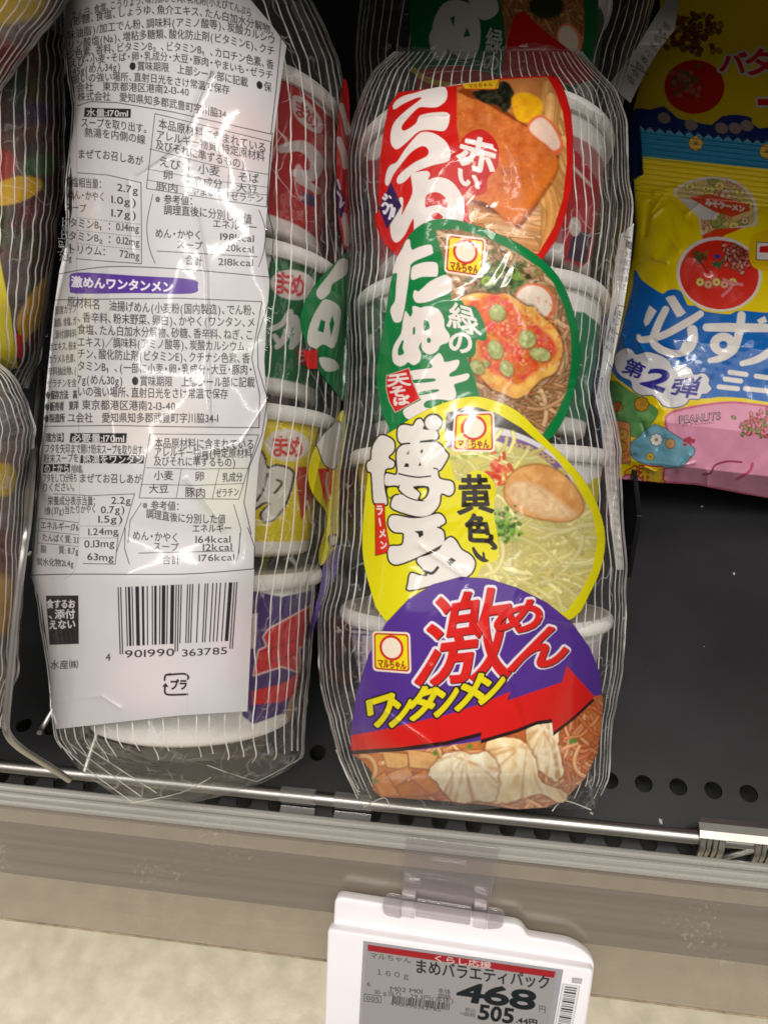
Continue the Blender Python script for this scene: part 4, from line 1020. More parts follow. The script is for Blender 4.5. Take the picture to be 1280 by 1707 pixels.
# bits at the pack's right
cb.poly(catmull([(940, 250), (985, 285), (1000, 330), (985, 430), (940, 440)], 2, True), (176, 28, 36)); cb.stroke([(952, 275), (985, 310)], 5, (214, 190, 186)); cb.poly([(955, 380), (985, 390), (975, 440), (945, 430)], (56, 40, 66)); cb.ell(958, 378, 10, 16, (206, 190, 186))
cb.poly(catmull([(945, 520), (1000, 545), (990, 620), (940, 640)], 2, True), (40, 120, 84))
cb.poly(catmull([(985, 800), (1020, 815), (1010, 900), (960, 960)], 2, True), (206, 196, 30))
cup(RP, PK, (806, 250), (804, 480), 206, 170, (0.10, 0.78), PINK, cb, label='cup with a red printed band')
cup(RP, PK, (800, 505), (798, 735), 205, 170, (0.10, 0.78), (40, 110, 78), cb, label='cup with a green printed band')
cup(RP, PK, (796, 757), (794, 990), 210, 172, (0.10, 0.78), (196, 188, 120), cb, label='cup with a yellow printed band')
cup(RP, PK, (790, 1012), (786, 1222), 220, 168, (0.10, 0.84), (196, 188, 198), cb, label='cup with a purple printed band')

A_ = zt(620, 130, 5.506); B_ = zt(620, 390, 5.335); C_ = zt(600, 680, 5.333)
y1 = zt(600, 0, 2.6667); y2 = zt(600, 360, 2.6667); y3 = zt(560, 640, 2.4615); y4 = zt(540, 920, 2.3704)
WH = (222, 212, 208)

# ---------------- red lid
ra = Art(620, 118, 970, 432, 1.0)
out = np.concatenate([A_([(150, 255), (240, 130), (400, 112), (660, 80)]), y1([(480, 372), (640, 345), (830, 335), (882, 345), (915, 420), (938, 500), (946, 600), (948, 700), (940, 830), (915, 950), (875, 1060), (800, 1168), (640, 1200), (300, 1190)]), A_([(235, 1638), (110, 1520), (40, 1370), (20, 1270), (65, 1200), (58, 1050), (68, 800), (100, 520)])])
ra.poly(out, (192, 22, 18))
RP_PHOTO = y1([(430, 388), (640, 352), (832, 342), (865, 400), (900, 500), (915, 620), (918, 720), (900, 880), (860, 1010), (790, 1128), (640, 1100), (490, 1010), (466, 800), (430, 560)])
ra.clip = np.clip(0.5 - ra.sd([RP_PHOTO], ra.X, ra.Y), 0, 1)
ra.poly(RP_PHOTO, lambda X, Y: np.stack([172 + 40 * (fbm(X, Y, 30, 1) - .5), 108 + 40 * (fbm(X, Y, 30, 1) - .5), 58 + 30 * (fbm(X, Y, 30, 1) - .5)], -1))
noodles(ra, 770, 320, 950, 430, 46, [(202, 150, 100), (186, 130, 80), (212, 166, 118)], 15, 3, ang=0.15, spread=0.25, length=150, edge=(132, 80, 42), curl=0.14)
noodles(ra, 900, 140, 960, 330, 26, [(204, 152, 92), (190, 132, 70)], 14, 4, ang=1.35, spread=0.2, length=120, edge=(140, 88, 40), curl=0.16)
noodles(ra, 760, 150, 830, 200, 16, [(190, 130, 66), (170, 110, 50)], 8, 5, ang=0.6, spread=0.4, length=60, edge=(120, 70, 24), curl=0.25)
ra.poly(y1(catmull([(420, 430), (520, 405), (600, 450), (700, 525), (860, 640), (885, 720), (860, 800), (740, 980), (690, 1010), (600, 950), (480, 890), (420, 800)], 5, True)), (120, 52, 14), soft=5)
tofu = y1([(400, 440), (500, 440), (560, 462), (660, 520), (740, 566), (840, 640), (872, 700), (866, 770), (800, 850), (730, 950), (685, 990), (620, 950), (560, 900), (470, 880), (400, 830)])
ra.poly(catmull(tofu, 4, True), lambda X, Y: np.clip(np.stack([196 + 46 * (fbm(X, Y, 11, 8, 4) - .5) + .10 * (Y - 270), 100 + 60 * (fbm(X, Y, 11, 8, 4) - .5) + .02 * (Y - 270), 42 + 46 * (fbm(X, Y, 11, 8, 4) - .5)], -1), 0, 255), soft=2.5)
ra.poly(y1(catmull([(650, 905), (700, 920), (850, 720), (880, 740), (800, 880), (690, 1000), (620, 960)], 4, True)), (214, 116, 34), soft=8, alpha=.7)
ra.poly(y1(catmull([(560, 870), (650, 850), (740, 770), (830, 690), (850, 720), (760, 850), (690, 930), (600, 920)], 4, True)), (206, 112, 40), soft=14, alpha=.5)
rs = np.random.RandomState(4)
for k in range(240):
    q = y1([(rs.uniform(430, 860), rs.uniform(450, 930))])[0]
    ra.ell(q[0], q[1], rs.uniform(.6, 2.2), rs.uniform(.5, 1.5), (222, 146, 84) if rs.rand() < .6 else (158, 66, 20), rot=rs.uniform(0, 3), soft=1.4, alpha=.5)
ra.poly(catmull(y1([(500, 410), (560, 390), (640, 360), (680, 400), (682, 440), (665, 480), (640, 500), (610, 470), (560, 460), (520, 440)]), 4, True), lambda X, Y: np.clip(np.stack([36 + 90 * (fbm(X, Y, 7, 2) - .5), 36 + 90 * (fbm(X, Y, 7, 2) - .5), 24 + 60 * (fbm(X, Y, 7, 2) - .5)], -1), 0, 255), soft=2)
ra.poly(catmull(y1([(672, 450), (690, 420), (740, 412), (800, 440), (812, 480), (790, 530), (730, 545), (690, 520)]), 4, True), lambda X, Y: np.clip(np.stack([222 + 30 * (fbm(X, Y, 10, 6) - .5), 160 + 50 * (fbm(X, Y, 10, 6) - .5), 20 + 0 * X], -1), 0, 255), soft=3)
ra.poly(catmull(y1([(742, 570), (760, 530), (800, 512), (850, 540), (892, 610), (902, 660), (870, 690), (830, 650), (780, 610)]), 4, True), (214, 98, 62), soft=3)
ra.poly(catmull(y1([(752, 572), (770, 538), (806, 522), (846, 552), (880, 610), (888, 650), (860, 668), (826, 640), (780, 606)]), 4, True), (222, 190, 172), soft=3)
ra.photo(ra.clip, 3); ra.clip = None
for pg in ([(190, 270), (215, 215), (290, 165), (400, 135), (520, 100), (660, 80), (690, 150), (670, 215), (600, 265), (520, 270), (430, 270), (345, 350), (278, 430), (275, 475), (310, 480), (400, 420), (430, 355), (470, 335), (560, 318), (690, 318), (710, 380), (690, 450), (650, 487), (540, 477), (430, 490), (330, 580), (240, 650), (200, 642), (172, 590), (175, 490), (210, 400), (300, 310), (440, 200), (450, 178), (400, 185), (280, 240), (210, 285)],
           [(120, 960), (135, 860), (170, 800), (230, 770), (300, 660), (390, 550), (450, 500), (530, 498), (610, 530), (690, 600), (720, 690), (710, 750), (670, 775), (560, 800), (450, 840), (370, 880), (300, 950), (240, 970), (230, 920), (290, 850), (400, 770), (500, 720), (520, 670), (490, 630), (440, 630), (360, 680), (290, 760), (200, 880), (150, 985)],
           [(360, 885), (420, 862), (510, 855), (530, 890), (515, 935), (570, 915), (650, 915), (740, 960), (820, 1070), (845, 1180), (830, 1320), (700, 1400), (560, 1400), (400, 1410), (385, 1390), (380, 1290), (340, 1360), (300, 1440), (240, 1505), (195, 1495), (170, 1420), (170, 1300), (210, 1230), (240, 1130), (260, 1095), (285, 1110), (280, 1200), (270, 1260), (310, 1190), (370, 1060), (365, 960)]):
    ra.poly(A_(catmull(pg, 3, True)), WH)
ra.poly(A_(catmull([(490, 1185), (494, 1090), (540, 1052), (620, 1055), (680, 1110), (690, 1190), (620, 1165), (540, 1175)], 3, True)), (192, 22, 18)); ra.poly(A_(catmull([(545, 1280), (560, 1245), (600, 1235), (652, 1275), (610, 1300)], 4, True)), (192, 22, 18))
ra.poly(A_([(175, 955), (272, 1175), (140, 1390), (62, 1195)]), (44, 22, 78))
for st in ([(122, 1072), (136, 1090), (118, 1112), (104, 1100)], [(96, 1170), (120, 1150), (150, 1180), (120, 1240), (108, 1225)], [(150, 1180), (180, 1170), (178, 1230), (160, 1290)], [(178, 1230), (206, 1200), (190, 1270)]): ra.stroke(A_(st), 4.2, (222, 216, 226))
ra.stroke(A_([(160, 1085), (172, 1100)]), 3, (222, 216, 226))
hq = quad(y1([(455, 600)])[0], y1([(610, 630)])[0], y1([(590, 790)])[0], y1([(425, 720)])[0]); iq = quad(y1([(440, 752)])[0], y1([(530, 790)])[0], y1([(525, 850)])[0], y1([(440, 810)])[0])
ra.poly(catmull(y1([(420, 680), (470, 600), (545, 575), (610, 640), (612, 740), (570, 790), (560, 850), (510, 868), (440, 820), (440, 740)]), 4, True), (186, 26, 24))
glyph_quad(ra, '赤', hq, WH, 1.8); glyph_quad(ra, 'い', iq, WH, 2.0)
ra.poly(y1([(450, 372), (620, 352), (612, 392), (590, 398), (470, 396)]), (206, 166, 30)); ra.text('マルちゃん', y1([(480, 384), (590, 374)]), 8, (130, 50, 20), .3); ra.stroke(y1([(450, 372), (462, 396), (600, 396), (618, 356)]), 1.6, (170, 40, 24), smooth=False)
o = ra.drape('printed_panel', PK, RF.hk(0.0018), M_label, RP); o['label'] = 'red lid print with fried tofu on noodles'

# ---------------- green lid
ga = Art(620, 358, 975, 750, 1.0)
GR = (6, 116, 58)
out = y2([(330, 16), (255, 50), (205, 105), (165, 190), (135, 300), (112, 440), (88, 580), (74, 720), (92, 850), (130, 945), (160, 1000), (600, 1040), (815, 1010), (900, 915), (945, 800), (975, 660), (975, 560), (950, 430), (900, 300), (830, 212), (710, 125), (560, 58), (430, 18)])
ga.poly(catmull(out, 3, True), GR)
PH = y2([(333, 62), (440, 58), (560, 96), (690, 160), (800, 232), (860, 300), (905, 400), (935, 520), (940, 640), (916, 780), (872, 880), (800, 985), (700, 900), (540, 830), (502, 700), (430, 520), (400, 330), (372, 200)])
ga.clip = np.clip(0.5 - ga.sd([PH], ga.X, ga.Y), 0, 1)
ga.poly(PH, lambda X, Y: np.stack([150 + 60 * (fbm(X, Y, 14, 1) - .5), 108 + 50 * (fbm(X, Y, 14, 1) - .5), 70 + 40 * (fbm(X, Y, 14, 1) - .5)], -1))
noodles(ga, 720, 380, 870, 470, 60, [(176, 140, 104), (152, 114, 78), (196, 162, 122)], 7, 13, ang=0.5, spread=0.3, length=90, edge=(78, 48, 24))
noodles(ga, 880, 480, 960, 720, 70, [(168, 132, 96), (150, 112, 78), (190, 156, 118)], 7, 14, ang=1.8, spread=0.35, length=90, edge=(76, 46, 22))
noodles(ga, 790, 640, 930, 740, 80, [(166, 126, 88), (146, 104, 66), (186, 150, 110)], 7, 15, ang=0.3, spread=0.5, length=80, edge=(72, 40, 18))
rs = np.random.RandomState(9)
for k in range(170):
    q = y2([(rs.normal(625, 62), rs.normal(275, 36))])[0]; gcol = [(44, 70, 24), (70, 96, 36), (30, 46, 18), (96, 120, 50), (120, 140, 62)][rs.randint(5)]
    ga.ell(q[0], q[1], rs.uniform(3, 9), rs.uniform(2, 6), gcol, rot=rs.uniform(0, 3), soft=2, alpha=.85)
g0 = y2([(565, 290)])[0]; ga.ell(*g0, 10, 8, (150, 178, 60), soft=3); ga.ell(*g0, 6, 4, (112, 150, 40), soft=3); g0 = y2([(700, 268)])[0]; ga.ell(*g0, 8, 7, (112, 140, 56), soft=3)
q = y2([(775, 388)])[0]; ga.ell(q[0], q[1], 36, 33, (206, 110, 70), rot=.5, soft=2); ga.ell(q[0] - 1, q[1] - 1, 31, 28, (222, 206, 188), rot=.5, soft=2.5)
tem = y2([(430, 385), (480, 350), (545, 342), (600, 350), (650, 345), (700, 375), (740, 400), (770, 405), (800, 440), (850, 480), (885, 530), (900, 590), (885, 660), (860, 700), (800, 730), (740, 790), (690, 812), (640, 790), (590, 770), (540, 720), (495, 660), (500, 560), (460, 470)])
ga.poly(catmull(tem, 4, True), (86, 44, 16), grow=3, soft=6)
ga.poly(catmull(tem, 4, True), lambda X, Y: np.clip(np.stack([216 + 40 * (fbm(X, Y, 18, 30) - .5), 160 + 80 * (fbm(X, Y, 18, 30) - .5), 74 + 70 * (fbm(X, Y, 18, 30) - .5)], -1), 0, 255), soft=2)
inner = y2([(470, 400), (560, 352), (660, 360), (700, 420), (780, 480), (850, 540), (878, 600), (850, 640), (780, 690), (700, 750), (640, 720), (590, 700), (540, 640), (520, 560), (480, 480)])
ga.poly(catmull(inner, 4, True), lambda X, Y: np.clip(np.stack([206 + 44 * (fbm(X, Y, 12, 31) - .5), 92 + 150 * (fbm(X, Y, 9, 32) - .5), 50 + 110 * (fbm(X, Y, 9, 33) - .5)], -1), 0, 255), soft=7)
for k in range(420):
    q = y2([(rs.normal(690, 95), rs.normal(560, 95))])[0]
    ga.ell(q[0], q[1], rs.uniform(1, 5), rs.uniform(.8, 3), [(214, 66, 34), (228, 120, 74), (236, 190, 150), (190, 50, 22), (226, 150, 90)][rs.randint(5)], rot=rs.uniform(0, 3), soft=1.8, alpha=.6, only=True)
for cx_, cy_, r_, r2 in ((610, 430, 14, 13), (742, 548, 15, 14), (800, 615, 17, 11), (600, 595, 16, 12), (650, 678, 14, 10), (520, 672, 13, 10), (560, 655, 6, 5)):
    q = y2([(cx_, cy_)])[0]; ro = rs.uniform(0, 1.2)
    ga.ell(q[0] + 1, q[1] + 1.5, r_ + 1.5, r2 + 1.5, (110, 84, 36), rot=ro, soft=4, alpha=.8)
    ga.ell(q[0], q[1], r_, r2, lambda X, Y: np.clip(np.stack([160 + 90 * (fbm(X, Y, 5, 50) - .5), 164 + 90 * (fbm(X, Y, 5, 50) - .5), 104 + 80 * (fbm(X, Y, 5, 50) - .5)], -1), 0, 255), rot=ro, soft=2)
    ga.ell(q[0] - 3, q[1] - 4, r_ * .4, r2 * .3, (206, 210, 150), rot=ro, soft=4, alpha=.6)
ga.photo(ga.clip, 4); ga.clip = None
ga.poly(catmull(B_([(640, 560), (700, 588), (780, 578), (830, 636), (900, 640), (955, 700), (1012, 850), (1010, 950), (930, 945), (920, 1050), (880, 1100), (780, 1080), (640, 1060)]), 4, True), GR)
for pg in ([(300, 62), (335, 52), (352, 140), (420, 115), (520, 95), (540, 150), (530, 180), (400, 232), (345, 272), (340, 300), (320, 450), (292, 640), (265, 760), (240, 785), (195, 780), (165, 700), (170, 650), (205, 590), (215, 450), (222, 350), (180, 350), (200, 270), (225, 200), (270, 130)],
           [(345, 390), (355, 300), (400, 270), (480, 250), (570, 255), (587, 310), (580, 372), (540, 380), (440, 382), (370, 407)],
           [(365, 560), (378, 500), (410, 512), (440, 490), (520, 420), (640, 365), (680, 380), (712, 450), (700, 510), (600, 560), (500, 602), (400, 612)],
           [(295, 690), (312, 700), (340, 737), (360, 700), (360, 645), (400, 645), (430, 657), (470, 645), (530, 645), (600, 680), (640, 760), (645, 830), (690, 900), (680, 960), (610, 990), (580, 1040), (520, 1072), (470, 1055), (440, 1010), (440, 960), (415, 1010), (435, 1060), (425, 1130), (370, 1167), (320, 1140), (290, 1165), (240, 1177), (190, 1140), (180, 1060), (200, 980), (260, 880), (275, 770)],
           [(345, 1217), (530, 1190), (515, 1140), (560, 1085), (600, 1060), (630, 1100), (650, 1140), (760, 1118), (775, 1150), (745, 1205), (692, 1240), (695, 1270), (780, 1255), (850, 1240), (865, 1265), (835, 1302), (735, 1335), (735, 1370), (747, 1430), (710, 1480), (600, 1470), (500, 1480), (460, 1510), (475, 1545), (560, 1557), (480, 1600), (330, 1650), (275, 1575), (350, 1520), (430, 1480), (430, 1460), (380, 1350), (355, 1260)]):
    ga.poly(B_(catmull(pg, 3, True)), WH)
for pg in ([(235, 1080), (232, 1020), (270, 945), (282, 960), (272, 1010), (285, 1062)], [(364, 890), (364, 840), (378, 826), (384, 850), (380, 892)], [(460, 850), (463, 768), (500, 780), (512, 840), (475, 862)], [(370, 1298), (545, 1284), (550, 1312), (385, 1326)], [(404, 1412), (575, 1380), (580, 1404), (410, 1438)]): ga.poly(B_(catmull(pg, 3, True)), GR)
ga.ell(*B_([(505, 946)])[0], 3.5, 4.5, GR)
glyph_quad(ga, '緑', quad(*B_([(705, 602), (890, 655), (985, 925), (665, 822)])), WH, 1.0); glyph_quad(ga, 'の', quad(*B_([(690, 885), (875, 880), (890, 1060), (690, 1045)])), WH, 1.3)
ga.poly(B_([(128, 1258), (330, 1188), (360, 1310), (430, 1465), (205, 1592), (150, 1490), (122, 1370)]), (206, 196, 186)); ga.poly(B_([(132, 1262), (326, 1194), (356, 1312), (424, 1464), (207, 1586), (155, 1488), (127, 1370)]), (196, 24, 22))
glyph_quad(ga, '天', quad(*B_([(145, 1262), (315, 1238), (345, 1345), (135, 1358)])), WH, .9); glyph_quad(ga, 'そ', quad(*B_([(160, 1368), (285, 1350), (300, 1440), (165, 1450)])), WH, .9); glyph_quad(ga, 'ば', quad(*B_([(190, 1455), (330, 1435), (335, 1510), (200, 1525)])), WH, .9)
logo(ga, quad(*y2([(386, 78), (560, 100), (548, 278), (373, 250)])), 1.0)
o = ga.drape('printed_panel', PK, RF.hk(0.0021), M_label, RP); o['label'] = 'green lid print with tempura on buckwheat noodles'

# ---------------- yellow lid
ya = Art(598, 655, 1015, 1040, 1.0)
YE = (214, 204, 8)
out = y3([(545, 52), (430, 82), (335, 125), (250, 180), (190, 225), (140, 330), (120, 460), (108, 600), (112, 720), (140, 840), (182, 945), (300, 1000), (800, 1000), (975, 960), (1040, 860), (1085, 760), (1104, 650), (1090, 550), (1045, 440), (970, 335), (860, 225), (745, 112), (630, 62)])
ya.poly(catmull(out, 3, True), YE)
PH = y3([(448, 120), (520, 98), (580, 95), (660, 120), (760, 180), (880, 280), (980, 400), (1050, 530), (1072, 640), (1050, 760), (1000, 860), (940, 940), (700, 900), (575, 800), (480, 600), (470, 400), (440, 200)])
ya.clip = np.clip(0.5 - ya.sd([PH], ya.X, ya.Y), 0, 1)
ya.poly(PH, lambda X, Y: np.clip(np.stack([194 + 30 * (fbm(X, Y, 26, 61) - .5), 184 + 30 * (fbm(X, Y, 26, 61) - .5), 108 + 50 * (fbm(X, Y, 26, 62) - .5)], -1), 0, 255))
ya.poly(y3([(440, 90), (600, 90), (760, 150), (900, 280), (860, 300), (760, 210), (640, 175), (440, 205)]), lambda X, Y: np.stack([40 + 60 * (fbm(X, Y, 30, 66) - .3).clip(0)] * 3, -1) + np.array([8, 4, 0]))
ya.stroke(y3([(445, 215), (560, 190), (680, 196), (800, 240), (900, 310), (960, 400)]), 11, (206, 202, 206))
ya.stroke(y3([(450, 252), (560, 222), (690, 226), (800, 262), (900, 330), (950, 400)]), 11, (122, 92, 140))
for i in range(11):
    q = y3([(665 + 22 * i, 240 + 1.2 * i + .62 * i * i)])[0]; ya.poly(np.array([(-6, -4), (4, -4), (5, 5), (-5, 4)]) + q, (186, 160, 96) if i > 2 else (84, 84, 150)); ya.poly(np.array([(-3, -2), (2, -2), (2, 2), (-3, 2)]) + q, (122, 92, 140))
noodles(ya, 770, 770, 990, 1010, 120, [(198, 190, 124), (208, 198, 140), (190, 178, 108)], 6.5, 71, ang=0.15, spread=0.5, length=110, edge=(168, 150, 80), ea=0.4, ha=0.3)
noodles(ya, 755, 750, 830, 830, 26, [(214, 208, 140), (204, 196, 120)], 5, 72, ang=0.0, spread=0.4, length=70, edge=(176, 164, 92))
for k in range(5): q = y3([(480 + 45 * k, 305 - 6 * k)])[0]; ya.ell(q[0], q[1], 6, 3.4, (140, 160, 60), rot=.2, soft=2, alpha=.8)
rs = np.random.RandomState(31)
for k in range(36):
    q = y3([(rs.normal(668, 34), rs.normal(365, 28))])[0]; ya.stroke([q, q + rs.uniform(-16, 16, 2) * (1, .6)], rs.uniform(4, 8), [(214, 86, 58), (196, 60, 40), (226, 126, 90)][rs.randint(3)], soft=1.6, alpha=.9)
chk = y3([(690, 440), (720, 370), (790, 335), (870, 340), (950, 390), (1000, 460), (1010, 520), (960, 560), (880, 560), (790, 540), (715, 500)])
ya.poly(catmull(chk, 4, True), (150, 96, 44), grow=2.5, soft=5); ya.poly(catmull(chk, 4, True), lambda X, Y: np.clip(np.stack([208 + 44 * (fbm(X, Y, 14, 81) - .5), 150 + 60 * (fbm(X, Y, 14, 81) - .5), 88 + 60 * (fbm(X, Y, 14, 81) - .5)], -1), 0, 255), soft=2)
ya.poly(catmull(y3([(700, 445), (740, 400), (830, 415), (930, 490), (985, 540), (930, 552), (850, 545), (760, 505)]), 4, True), lambda X, Y: np.clip(np.stack([216 + 40 * (fbm(X, Y, 9, 82) - .5), 180 + 60 * (fbm(X, Y, 9, 82) - .5), 136 + 60 * (fbm(X, Y, 9, 82) - .5)], -1), 0, 255), soft=8)
for k in range(150):
    q = y3([(rs.normal(692, 26), rs.normal(590, 30))])[0]; ya.ell(q[0], q[1], rs.uniform(2, 5.5), rs.uniform(1.6, 3.5), [(64, 110, 26), (96, 146, 44), (44, 80, 20), (140, 180, 84)][rs.randint(4)], rot=rs.uniform(0, 3), soft=1.6, alpha=.85)
for k in range(26):
    q = y3([(rs.uniform(730, 1030), rs.uniform(620, 920))])[0]; ya.ell(q[0], q[1], 2.2, 1.4, (176, 126, 60) if k % 2 else (230, 206, 150), rot=rs.uniform(0, 3), soft=1.2, alpha=.8)
ya.photo(ya.clip, 5, .10); ya.clip = None
ya.poly(catmull(y3([(430, 118), (452, 122), (446, 200), (470, 330), (500, 400), (560, 355), (620, 370), (655, 430), (645, 520), (665, 640), (660, 720), (600, 745), (560, 800), (430, 800)]), 3, True), YE)
BK = (36, 28, 22)
hak = [[(105, 385), (130, 310), (180, 248), (240, 255), (300, 300), (300, 380), (250, 440), (302, 480), (290, 530), (222, 550), (215, 700), (240, 830), (220, 862), (130, 850), (112, 700), (102, 580), (70, 560), (65, 490), (100, 460)],
       [(335, 250), (345, 170), (400, 150), (470, 160), (500, 112), (540, 100), (570, 150), (560, 190), (670, 200), (692, 240), (672, 282), (540, 300), (450, 332), (360, 310)],
       [(325, 430), (350, 350), (440, 315), (560, 308), (690, 310), (760, 390), (782, 430), (720, 540), (690, 560), (702, 622), (740, 640), (820, 660), (832, 740), (790, 780), (720, 760), (700, 860), (620, 950), (500, 962), (300, 900), (280, 840), (310, 780), (345, 772), (330, 690), (230, 690), (220, 620), (240, 582), (330, 590)],
       [(255, 1040), (265, 970), (320, 955), (450, 980), (560, 975), (690, 940), (740, 970), (755, 1020), (700, 1060), (740, 1100), (747, 1190), (700, 1230), (500, 1330), (340, 1390), (270, 1370), (250, 1300), (265, 1232), (370, 1222), (390, 1150), (380, 1110), (300, 1100)],
       [(510, 1370), (522, 1332), (600, 1310), (700, 1262), (740, 1200), (800, 1150), (850, 1180), (900, 1260), (980, 1310), (1020, 1390), (950, 1500), (700, 1560), (440, 1620), (430, 1560), (452, 1470), (530, 1490), (600, 1490), (560, 1430)]]
for pg in hak: ya.poly(C_(catmull(pg, 3, True)), BK, grow=2.9)
dc = C_([(650, 132)])[0]; ya.ell(*dc, 17, 16, BK)
for pg in hak: ya.poly(C_(catmull(pg, 3, True)), (218, 212, 206))
ya.ell(*dc, 13.6, 12.6, (218, 212, 206))
ya.poly(C_(catmull([(330, 700), (390, 770), (440, 800), (530, 820), (600, 780), (612, 700), (475, 700), (440, 690)], 2, True)), (218, 212, 206))
ya.poly(C_(catmull([(470, 700), (608, 698), (602, 780), (545, 826), (510, 815), (530, 760)], 3, True)), BK); ya.poly(C_(catmull([(515, 720), (590, 716), (585, 775), (548, 808), (534, 800), (545, 760)], 3, True)), YE)
ya.poly(C_(catmull([(232, 704), (345, 696), (345, 730), (385, 770), (330, 768), (262, 810)], 3, True)), BK); ya.poly(C_(catmull([(246, 716), (330, 708), (340, 740), (362, 760), (310, 765), (258, 796)], 3, True)), YE)
for pg in ([(410, 412), (438, 378), (432, 412)], [(536, 378), (560, 366), (556, 396), (540, 406)], [(390, 524), (402, 492), (432, 494), (434, 526)], [(516, 516), (534, 482), (546, 512)], [(482, 1096), (560, 1090), (562, 1132), (526, 1156), (516, 1120)], [(768, 1360), (815, 1330), (852, 1356), (805, 1402)]): ya.poly(C_(pg), BK)
ya.stroke(C_([(345, 585), (430, 605), (520, 616), (625, 606)]), 2.6, BK); ya.stroke(C_([(540, 300), (620, 290), (680, 285)]), 3, BK); ya.stroke(C_([(380, 320), (440, 315)]), 3, BK); ya.stroke(C_([(570, 1452), (640, 1470), (690, 1420)]), 5, BK); ya.stroke(C_([(350, 690), (336, 715), (400, 780), (480, 815), (560, 826)]), 2.2, BK)
ya.stroke(C_([(655, 535), (690, 545)]), 2.4, BK); ya.stroke(C_([(690, 1060), (715, 1070)]), 2.4, BK)
ya.poly(C_([(130, 846), (220, 846), (226, 1000), (265, 1232), (240, 1292), (133, 1318)]), (110, 20, 12)); ya.poly(C_([(136, 852), (214, 852), (220, 1000), (258, 1232), (234, 1284), (139, 1308)]), (204, 40, 22))
for i, ch in enumerate('ラーメン'):
    if ch == 'ー': ya.stroke(C_([(172, 985), (182, 1045)]), 2.6, WH); continue
    glyph_quad(ya, ch, quad(*C_([(148 + 12 * i, 870 + 106 * i), (196 + 12 * i, 872 + 106 * i), (204 + 12 * i, 950 + 100 * i), (150 + 12 * i, 950 + 100 * i)])), WH, .6)
glyph_quad(ya, '黄', quad(*C_([(890, 598), (1135, 598), (1190, 930), (868, 945)])), BK, 1.9); glyph_quad(ya, '色', quad(*C_([(945, 945), (1130, 955), (1185, 1190), (935, 1185)])), BK, 2.4)
ya.stroke(C_([(1112, 1186), (1160, 1195), (1200, 1240), (1168, 1250)]), [5, 8, 8, 3], BK); ya.stroke(C_([(1006, 1248), (1040, 1310), (1095, 1350), (1135, 1358)]), [5, 8, 8, 3], BK); ya.stroke(C_([(1095, 1290), (1105, 1345)]), 4, BK)
logo(ya, quad(*y3([(484, 118), (648, 112), (652, 280), (474, 276)])), 1.0)
o = ya.drape('printed_panel', PK, RF.hk(0.0024), M_label, RP); o['label'] = 'yellow lid print with pale noodle soup'

# ---------------- purple lid
pa = Art(578, 955, 1010, 1355, 1.0)
PU = (78, 44, 136)
out = y4([(105, 800), (106, 700), (128, 560), (175, 410), (245, 280), (335, 185), (430, 128), (540, 98), (650, 106), (760, 140), (880, 200), (980, 280), (1050, 380), (1090, 480), (1102, 590), (1095, 700), (1078, 800), (1030, 895), (955, 975), (880, 1010), (760, 1018), (640, 1000), (480, 985), (340, 975), (225, 970), (192, 940), (188, 870), (150, 825)])
pa.poly(out, PU)
PH = y4([(108, 800), (400, 780), (620, 745), (760, 700), (905, 655), (1066, 570), (1110, 560), (1110, 760), (1040, 910), (955, 985), (880, 1020), (640, 1010), (220, 980), (180, 940), (180, 860)])
pa.clip = np.clip(0.5 - pa.sd([PH], pa.X, pa.Y), 0, 1)
pa.poly(PH, lambda X, Y: np.clip(np.stack([184 + 50 * (fbm(X, Y, 18, 91) - .5), 104 + 60 * (fbm(X, Y, 18, 91) - .5), 50 + 40 * (fbm(X, Y, 18, 91) - .5)], -1), 0, 255), only=True)
noodles(pa, 930, 1150, 1005, 1310, 80, [(206, 126, 76), (222, 160, 112), (186, 98, 52)], 5.5, 93, ang=1.2, spread=0.9, length=70, edge=(132, 50, 20), curl=0.6)
noodles(pa, 700, 1310, 960, 1350, 80, [(210, 136, 92), (190, 104, 60), (226, 164, 116)], 5, 94, ang=0.1, spread=0.4, length=80, edge=(140, 60, 26), curl=0.4)
noodles(pa, 600, 1240, 760, 1275, 30, [(214, 150, 96), (226, 176, 120)], 7, 95, ang=0.1, spread=0.5, length=60, edge=(150, 76, 36))
for pg, c in (([(230, 790), (330, 800), (330, 860), (250, 850)], (224, 170, 104)), ([(330, 780), (450, 800), (440, 860), (340, 850)], (222, 168, 106)), ([(240, 880), (330, 850), (350, 880), (280, 930), (240, 920)], (214, 138, 64)), ([(345, 890), (400, 860), (460, 940), (420, 962), (360, 960)], (220, 138, 58)), ([(290, 925), (350, 905), (420, 960), (300, 968)], (206, 120, 46)), ([(195, 900), (240, 870), (300, 965), (225, 965)], (208, 130, 66))):
    pa.poly(y4(pg), (140, 66, 24), grow=1.5, soft=3); pa.poly(y4(pg), lambda X, Y, c=c: np.clip(np.stack([c[0] + 30 * (fbm(X, Y, 8, 97) - .5), c[1] + 40 * (fbm(X, Y, 8, 97) - .5), c[2] + 40 * (fbm(X, Y, 8, 97) - .5)], -1), 0, 255), soft=2)
